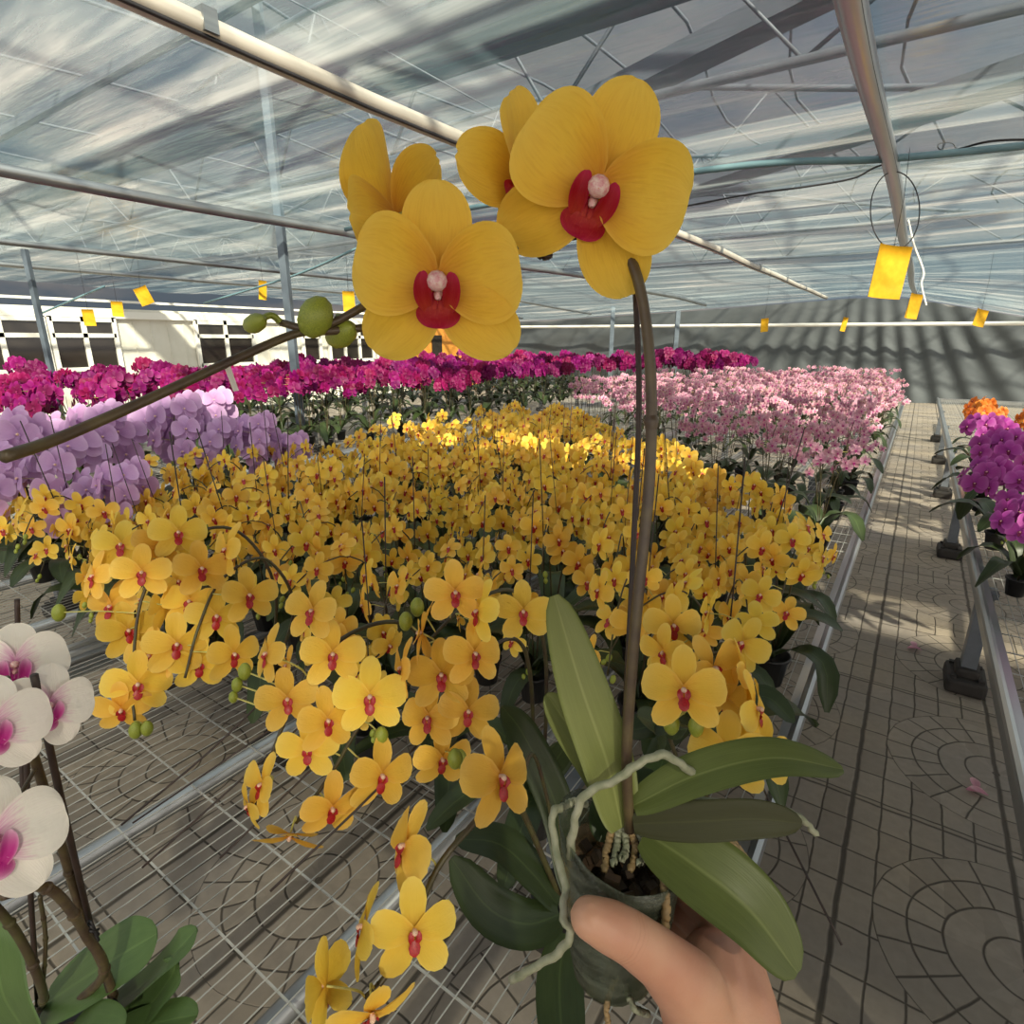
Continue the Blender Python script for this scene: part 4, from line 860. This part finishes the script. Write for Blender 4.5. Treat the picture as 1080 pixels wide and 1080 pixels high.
# high-detail blooms
HR = random.Random(5)
HF = [flower_meshes('held_flower', M['hero'], M['lipdeep'], M['colp'], HR, .56, .37, True, .02, 1.3, .05, 1.6, 74, 45, .62, -.14, .6, .06) for _ in range(4)]
WF = [flower_meshes('white_flower', M['whit'], M['lipmag'], M['colp'], HR, .58, .36, True, .04, 1.5, .04, 1.2, 76, 42, .62, -.12, .54, .08) for _ in range(2)]
def hi_flower(parent, T, mx, ms):
    f = link('flower', ms[0], parent, T @ mx)
    link('petal', ms[1], f); link('petal', ms[2], f); link('lip', ms[3], f); link('column', ms[4], f); return f
def parts_plant(name, base, label, stems, leaves, stakes, buds, stem_m, ped_m, flowers, ms):
    base = V(base); t = tag(empty(name, base), label, 'orchid'); T = Matrix.Translation(-base); PP = []
    for pts, r, nm, mm in stems:
        P = spline(pts, 60); PP.append(P); bm = bmesh.new(); tube(bm, [p-base for p in P], [r[0]+(r[1]-r[0])*i/60 for i in range(61)], 10)
        if nm == 'flower_stem':
            for i in (14, 30, 44):
                q = (P[i+1]-P[i-1]).to_track_quat('Z', 'Y').to_matrix(); rr = r[0]+(r[1]-r[0])*i/60
                lathe(bm, [(rr*.9, -.006), (rr*1.28, -.001), (rr*1.3, .001), (rr*.9, .004)], 10, P[i]-base, q)
        obj(nm, bm, M[mm], t)
    for pts, wdt, nrm, mm, fold in leaves:
        bm = bmesh.new(); leaf_bm(bm, [p-base for p in pts], wdt, nrm, 24, fold, .0022, 12, .36, .42); obj('leaf', bm, M[mm], t)
    for pts, r in stakes:
        bm = bmesh.new(); tube(bm, [p-base for p in spline(pts, 24)], r, 8); obj('stake', bm, M['stake'], t)
    for k, mx in enumerate(flowers):
        f = hi_flower(t, T, mx, ms[k % len(ms)]); b = mx.translation; nn = mx.col[2].xyz.normalized()
        q = min((p for P in PP for p in P), key=lambda p: (p-(b-nn*.02)).length); bm = bmesh.new(); b2 = b-nn*.001
        tube(bm, [mx.inverted() @ p for p in spline([b2, b2-nn*.014, q], 10)], .0019/mx.to_scale()[0], 7, False); obj('flower_stalk', bm, M[ped_m], f)
    bigbud = bud_mesh('bud_big')
    for mx, (sx, sz) in buds:
        o = link('bud', bigbud, t, T @ mx @ Matrix.Diagonal((sx, sx, sz, 1)))
        b = mx.translation; q = min((p for P in PP for p in P), key=lambda p: (p-b).length); bm = bmesh.new()
        I = (mx @ Matrix.Diagonal((sx, sx, sz, 1))).inverted(); tube(bm, [I @ p for p in spline([b, b.lerp(q, .6)+UP*.004, q], 8)], .12, 6, False); obj('bud_stalk', bm, M['bud'], o)
    return t, T
wo, _ = parts_plant('white_orchid', E0, 'white orchid with magenta lips in the lower left corner, on bare wire mesh',
    [([E0+V((0, 0, .08)), W(118, 1060, .74), W(90, 975, .66), W(55, 860, .57), W(25, 765, .52), W(5, 715, .5)], (.0052, .0036), 'flower_stem', 'stemh'), ([E0+V((-.02, 0, .08)), W(108, 1030, .7), W(90, 985, .64), W(65, 948, .58), W(40, 935, .55), W(2, 945, .52)], (.0055, .0042), 'flower_stem', 'stemh'), ([E0+V((-.05, 0, .08)), W(45, 1045, .66), W(18, 985, .6), W(-30, 930, .55)], (.0048, .0042), 'flower_stem', 'stem'), ([W(45, 1045, .66), W(48, 990, .62), W(42, 945, .58)], (.0022, .002), 'flower_stem', 'stem')],
    [([W(48, 1060, .78), W(95, 1028, .76), W(135, 1003, .75), W(166, 985, .76)], .088, UP-FW*.7, 'leafl', .1), ([W(95, 1078, .77), W(150, 1040, .75), W(185, 1005, .74), W(208, 980, .75)], .055, UP-FW*.3, 'leafl', .2), ([W(100, 1095, .76), W(150, 1068, .74), W(178, 1035, .73), W(188, 1014, .73)], .06, UP-FW*.5, 'leafl', .2),
     ([W(30, 1090, .76), W(5, 1050, .72), W(-5, 1000, .7), W(-12, 975, .7)], .08, UP*.4-FW, 'leafl', .1), ([W(60, 1120, .76), W(130, 1090, .72), W(180, 1076, .7), W(208, 1071, .7)], .05, UP-FW*.3, 'leafl', .2), ([W(60, 1110, .74), W(90, 1085, .7), W(130, 1085, .68)], .055, UP-FW*.5, 'leafl', .2)],
    [([W(128, 1090, .76), W(98, 985, .67), W(66, 850, .56), W(36, 712, .5)], .0032), ([W(26, 900, .66), W(21, 740, .64), W(18, 632, .62)], .0026), ([W(40, 1060, .74), W(30, 900, .66), W(28, 760, .62)], .003)],
    [(bud_m(7, 785, .5, 22, .2), (1.3, 1.2))], 'stemh', 'stemh',
    [face_m(16, 704, .53, -.1, .15, .0, 92), face_m(50, 746, .51, .35, .0, .35, 84), face_m(-8, 768, .47, .1, -.1, .1, 100), face_m(-8, 890, .46, .1, .05, .1, 128)], WF)
link('pot', POT, wo)
bm = bmesh.new()
for (x, y, d) in ((118, 1063, .735), (92, 980, .65)):
    for k in range(3): tube(bm, [p-E0 for p in spline([W(x-7+3*k, y-4, d-.004), W(x+4, y+2-5*k, d-.012), W(x+12, y+6*k, d-.002)], 10)], .0016, 5)
obj('clip', bm, M['cable'], wo)

# ------------------------------------------------------------------ the orchid held up in front
H0 = W(656, 880, .392); zr = H0.z; PB = V((H0.x, H0.y, zr-.118))
st = [([W(664, 876, .386), W(661, 790, .37), W(671, 650, .352), W(684, 520, .34), W(687, 420, .332), W(682, 345, .326), W(670, 286, .322), W(652, 256, .325), W(618, 247, .332), W(575, 255, .334), W(520, 270, .334), W(468, 292, .332), W(425, 308, .326), W(390, 320, .318), W(352, 340, .314), W(322, 346, .312), W(296, 340, .312)], (.0037, .0020), 'flower_stem', 'stemh')]
held, HT = parts_plant('held_orchid', PB, 'golden orchid held up in a clear pot, big red-lipped blooms on one bare stem', st,
    [([W(655, 872, .388), W(640, 805, .38), W(611, 720, .374), W(584, 628, .374)], .036, -FW+RT*.25, 'leafy', .25), ([W(652, 872, .394), W(630, 815, .392), W(598, 765, .392), W(576, 732, .392)], .026, -FW+RT*.5, 'leafy', .3),
     ([W(668, 850, .382), W(735, 818, .375), W(815, 800, .37), W(888, 812, .375)], .028, UP*.8-FW*.75, 'leafh', .25), ([W(668, 868, .38), W(730, 866, .37), W(795, 863, .365), W(845, 868, .365)], .026, UP*.15-FW, 'leafu', .12), ([W(680, 878, .382), W(735, 915, .366), W(790, 960, .354), W(840, 1026, .346)], .047, -FW*.9+UP*.55+RT*.2, 'leafh', .3),
     ([W(640, 890, .40), W(648, 850, .412), W(690, 815, .43)], .03, UP-FW, 'leaf', .2)],
    [([W(670, 300, .345), W(674, 430, .35), W(667, 600, .362), W(659, 780, .378), W(664, 870, .392)], .0019)],
    [(face_m(333, 334, .31, .9, 1.0, .55, 40), (1.32, 1.15)), (face_m(269, 341, .305, .5, .25, 1.25, 34), (.85, 1.25)), (face_m(360, 352, .325, .5, .3, 1.6, 40), (1.05, 1.3))], 'stemh', 'pedi',
    [face_m(462, 299, .298, -.06, -.06, .02, 178), face_m(629, 201, .302, .04, .02, .38, 192), face_v(416, 230, .335, (-.92, .12, -.37), (.2, .9, -.36), 172), face_v(546, 192, .335, (.93, -.25, .28), (.4, .85, -.33), 160)], HF)
# the stick that reaches towards the left
bm = bmesh.new(); tube(bm, [p-PB for p in spline([W(392, 345, .322), W(350, 349, .316), W(312, 352, .311), W(250, 378, .288), W(150, 424, .253), W(60, 463, .222), W(4, 482, .2)], 40)], .0023, 10)
obj('support_stick', bm, M['stemh'], held)
bm = bmesh.new(); P = [W(566, 246, .328), W(572, 258, .327), W(576, 268, .327)]
for k in range(40):
    a = 2.4*k; r_ = math.sqrt((k+.5)/40); c = W(574+8*r_*math.cos(a), 264+9*r_*math.sin(a), .327+.005*r_); box(bm, c-PB, (.0022, .0022, .0032), Matrix.Rotation(a, 3, 'Y') @ Matrix.Rotation(k, 3, 'X'))
obj('node_bract', bm, M['stake'], held)
bm = bmesh.new(); tube(bm, [p-PB for p in spline([W(512, 207, .345), W(521, 212, .345), W(529, 216, .346), W(540, 226, .345)], 8)], .0012, 5); tube(bm, [p-PB for p in spline([W(523, 212, .345), W(529, 200, .345)], 4)], .001, 5); obj('spent_bract', bm, M['lipred'], held)
# pot, bark, roots
bm = bmesh.new(); nn = 40; rings = []
for k, (z, r) in enumerate([(0, .024), (.002, .0315), (.02, .034), (.045, .0365), (.07, .0385), (.095, .0405), (.118, .0425)]):
    ring = []
    for j in range(nn):
        a = 2*PI*j/nn; dv = V((math.cos(a), math.sin(a), 0)); rr = r*(1+.03*math.sin(3*a+z*30)+.012*math.sin(11*a+z*60))
        cut = (z/.118)**2*(-.010*dv.dot(RT) + .004*math.sin(2*a+1)); ring.append(bm.verts.new(dv*rr + V((0, 0, z+cut))))
    rings.append(ring)
bm.faces.new(rings[0][::-1])
for a, b in zip(rings, rings[1:]):
    for j in range(nn): bm.faces.new((a[j], a[(j+1) % nn], b[(j+1) % nn], b[j]))
po = obj('pot', bm, M['clear'], held); sm = po.modifiers.new('thick', 'SOLIDIFY'); sm.thickness = .0007
bm = bmesh.new(); rr = random.Random(2)
for k in range(260):
    a = rr.uniform(0, 2*PI); z = rr.uniform(.008, .094); q = math.sqrt(rr.random())*(.027+.05*z); q = max(q, .018) if z < .088 else q
    box(bm, (q*math.cos(a), q*math.sin(a), z), (rr.uniform(.005, .012), rr.uniform(.004, .008), rr.uniform(.003, .006)), Matrix.Rotation(rr.uniform(0, 6), 3, 'Z') @ Matrix.Rotation(rr.uniform(0, 3), 3, 'X'))
obj('bark', bm, M['bark'], held, smooth=False)
def root(pts, r, m='root'):
    bm = bmesh.new(); P = spline(pts, 40); tube(bm, [p-PB+V((.0006*math.sin(i*1.7), .0006*math.cos(i*1.3), 0)) for i, p in enumerate(P)], [r*(1+.06*math.sin(i*.7)) for i in range(41)], 7); obj('aerial_root', bm, M[m], held)
root([W(601, 905, .378), W(606, 868, .37), W(617, 838, .366), W(650, 822, .362), W(672, 806, .362), W(698, 796, .366), W(718, 806, .372), W(734, 818, .38)], .0028)
root([W(592, 852, .385), W(583, 858, .378), W(586, 895, .37), W(596, 935, .355), W(594, 965, .346), W(602, 985, .342), W(588, 1005, .345), W(560, 1022, .35), W(540, 1034, .36)], .0026)
root([W(592, 852, .385), W(606, 845, .392), W(618, 848, .4)], .0024)
root([W(730, 842, .40), W(790, 850, .395), W(822, 852, .39), W(846, 864, .386), W(862, 882, .384)], .0021)
root([W(720, 886, .40), W(765, 888, .40), W(785, 905, .40), W(800, 925, .398), W(806, 936, .398)], .0028, 'rootb')
root([W(770, 885, .405), W(782, 900, .405), W(792, 925, .40), W(802, 930, .4)], .0024, 'rootb')
root([W(699, 928, .364), W(702, 945, .361), W(702, 975, .36), W(699, 990, .36)], .0026, 'rootb')
for k in range(7): root([W(638+9*k, 918-k % 3*6, .372), W(640+10*k, 895, .382), W(648+5*k, 868, .392)], .0024, 'root' if k % 3 else 'rootb')
root([W(660, 1040, .40), W(668, 1062, .39), W(684, 1070, .39)], .0022); root([W(650, 1030, .40), W(640, 1060, .395), W(642, 1085, .39)], .0018, 'rootb')
# white paper tag tied to the stick
tp = W(243, 399, .283); t = tag(empty('paper_tag', tp), 'white paper tag hanging from the long stick above the magenta orchids', 'tag')
bm = bmesh.new(); q = [W(236, 386, .283), W(243, 386, .284), W(252, 412, .284), W(246, 413, .283)]
a = [bm.verts.new(p-tp) for p in q]; f = bm.faces.new(a); bmesh.ops.solidify(bm, geom=[f], thickness=.0004); obj('strip', bm, M['tagw'], t, smooth=False)
bm = bmesh.new(); tube(bm, [p-tp for p in (W(239, 387, .283), W(240, 382, .284), W(244, 379, .288))], .0005, 4); obj('tie', bm, M['tagw'], t)

# ------------------------------------------------------------------ the hand
def limb(bm, a, b, ra, rb, n=8):
    for k in range(n+1):
        t = k/n; m = Matrix.Translation(a.lerp(b, t)) @ Matrix.Scale(ra+(rb-ra)*t, 4); bmesh.ops.create_icosphere(bm, subdivisions=2, radius=1, matrix=m)
def chain(bm, pts):
    for (a, ra), (b, rb) in zip(pts, pts[1:]): limb(bm, a, b, ra, rb, max(3, int((a-b).length/.004)))
pc = PB + V((0, 0, .05)); back = V((FW.x, FW.y, 0)).normalized(); side = RT
bm = bmesh.new()
wr = W(772, 1130, .375); 
chain(bm, [(W(830, 1420, .33), .040), (W(800, 1270, .35), .038), (W(768, 1150, .372), .037), (W(761, 1075, .388), .037), (W(762, 1035, .398), .029), (W(760, 1008, .408), .02)])
chain(bm, [(W(810, 1270, .36), .028), (W(796, 1130, .392), .022), (W(792, 1060, .404), .0185), (W(782, 1010, .415), .015)])
chain(bm, [(W(774, 1125, .372), .034), (W(770, 1065, .38), .032), (W(768, 1025, .394), .024)])
chain(bm, [(W(748, 1100, .37), .03), (W(748, 1050, .376), .0285), (W(752, 1022, .39), .024)])
# thumb
chain(bm, [(W(742, 1085, .368), .026), (W(727, 1042, .356), .0225), (W(697, 1012, .345), .0172), (W(664, 988, .337), .0152), (W(645, 978, .334), .0148), (W(622, 968, .332), .0122)])
def finger(mcp, r0, zoff, reach):
    a = PB+V((0, 0, zoff)); c = lambda ang, rad: a + (side*math.cos(ang)+back*math.sin(ang))*rad
    R = .0345+.09*max(0, zoff)*.4
    chain(bm, [(mcp, r0*1.15), (c(.25, R+.019), r0*1.05), (c(1.05, R+.0135), r0), (c(1.9, R+.011), r0*.92), (c(reach, R+.0095), r0*.82)])
finger(W(760, 985, .415), .0098, .071, 2.1); finger(W(785, 1005, .42), .0098, .05, 2.15); finger(W(792, 1030, .415), .0092, .03, 2.1); finger(W(790, 1060, .405), .0082, .012, 2.3)
hand = tag(obj('hand', bm, M['skin']), 'bare right hand of a person gripping the clear pot, thumb across its front', 'person')
rm = hand.modifiers.new('skin', 'REMESH'); rm.mode = 'VOXEL'; rm.voxel_size = .0022; rm.use_smooth_shade = True
s_ = hand.modifiers.new('soft', 'SMOOTH'); s_.factor = .5; s_.iterations = 14
# ------------------------------------------------------------------ picture settings
sc = bpy.context.scene
sc.view_settings.view_transform = 'Standard'; sc.view_settings.look = 'None'; sc.view_settings.gamma = 1; sc.view_settings.exposure = EXPO
sc.cycles.use_denoising = True; sc.cycles.max_bounces = 6; sc.cycles.diffuse_bounces = 3; sc.cycles.transparent_max_bounces = 12; sc.cycles.caustics_reflective = False; sc.cycles.caustics_refractive = False
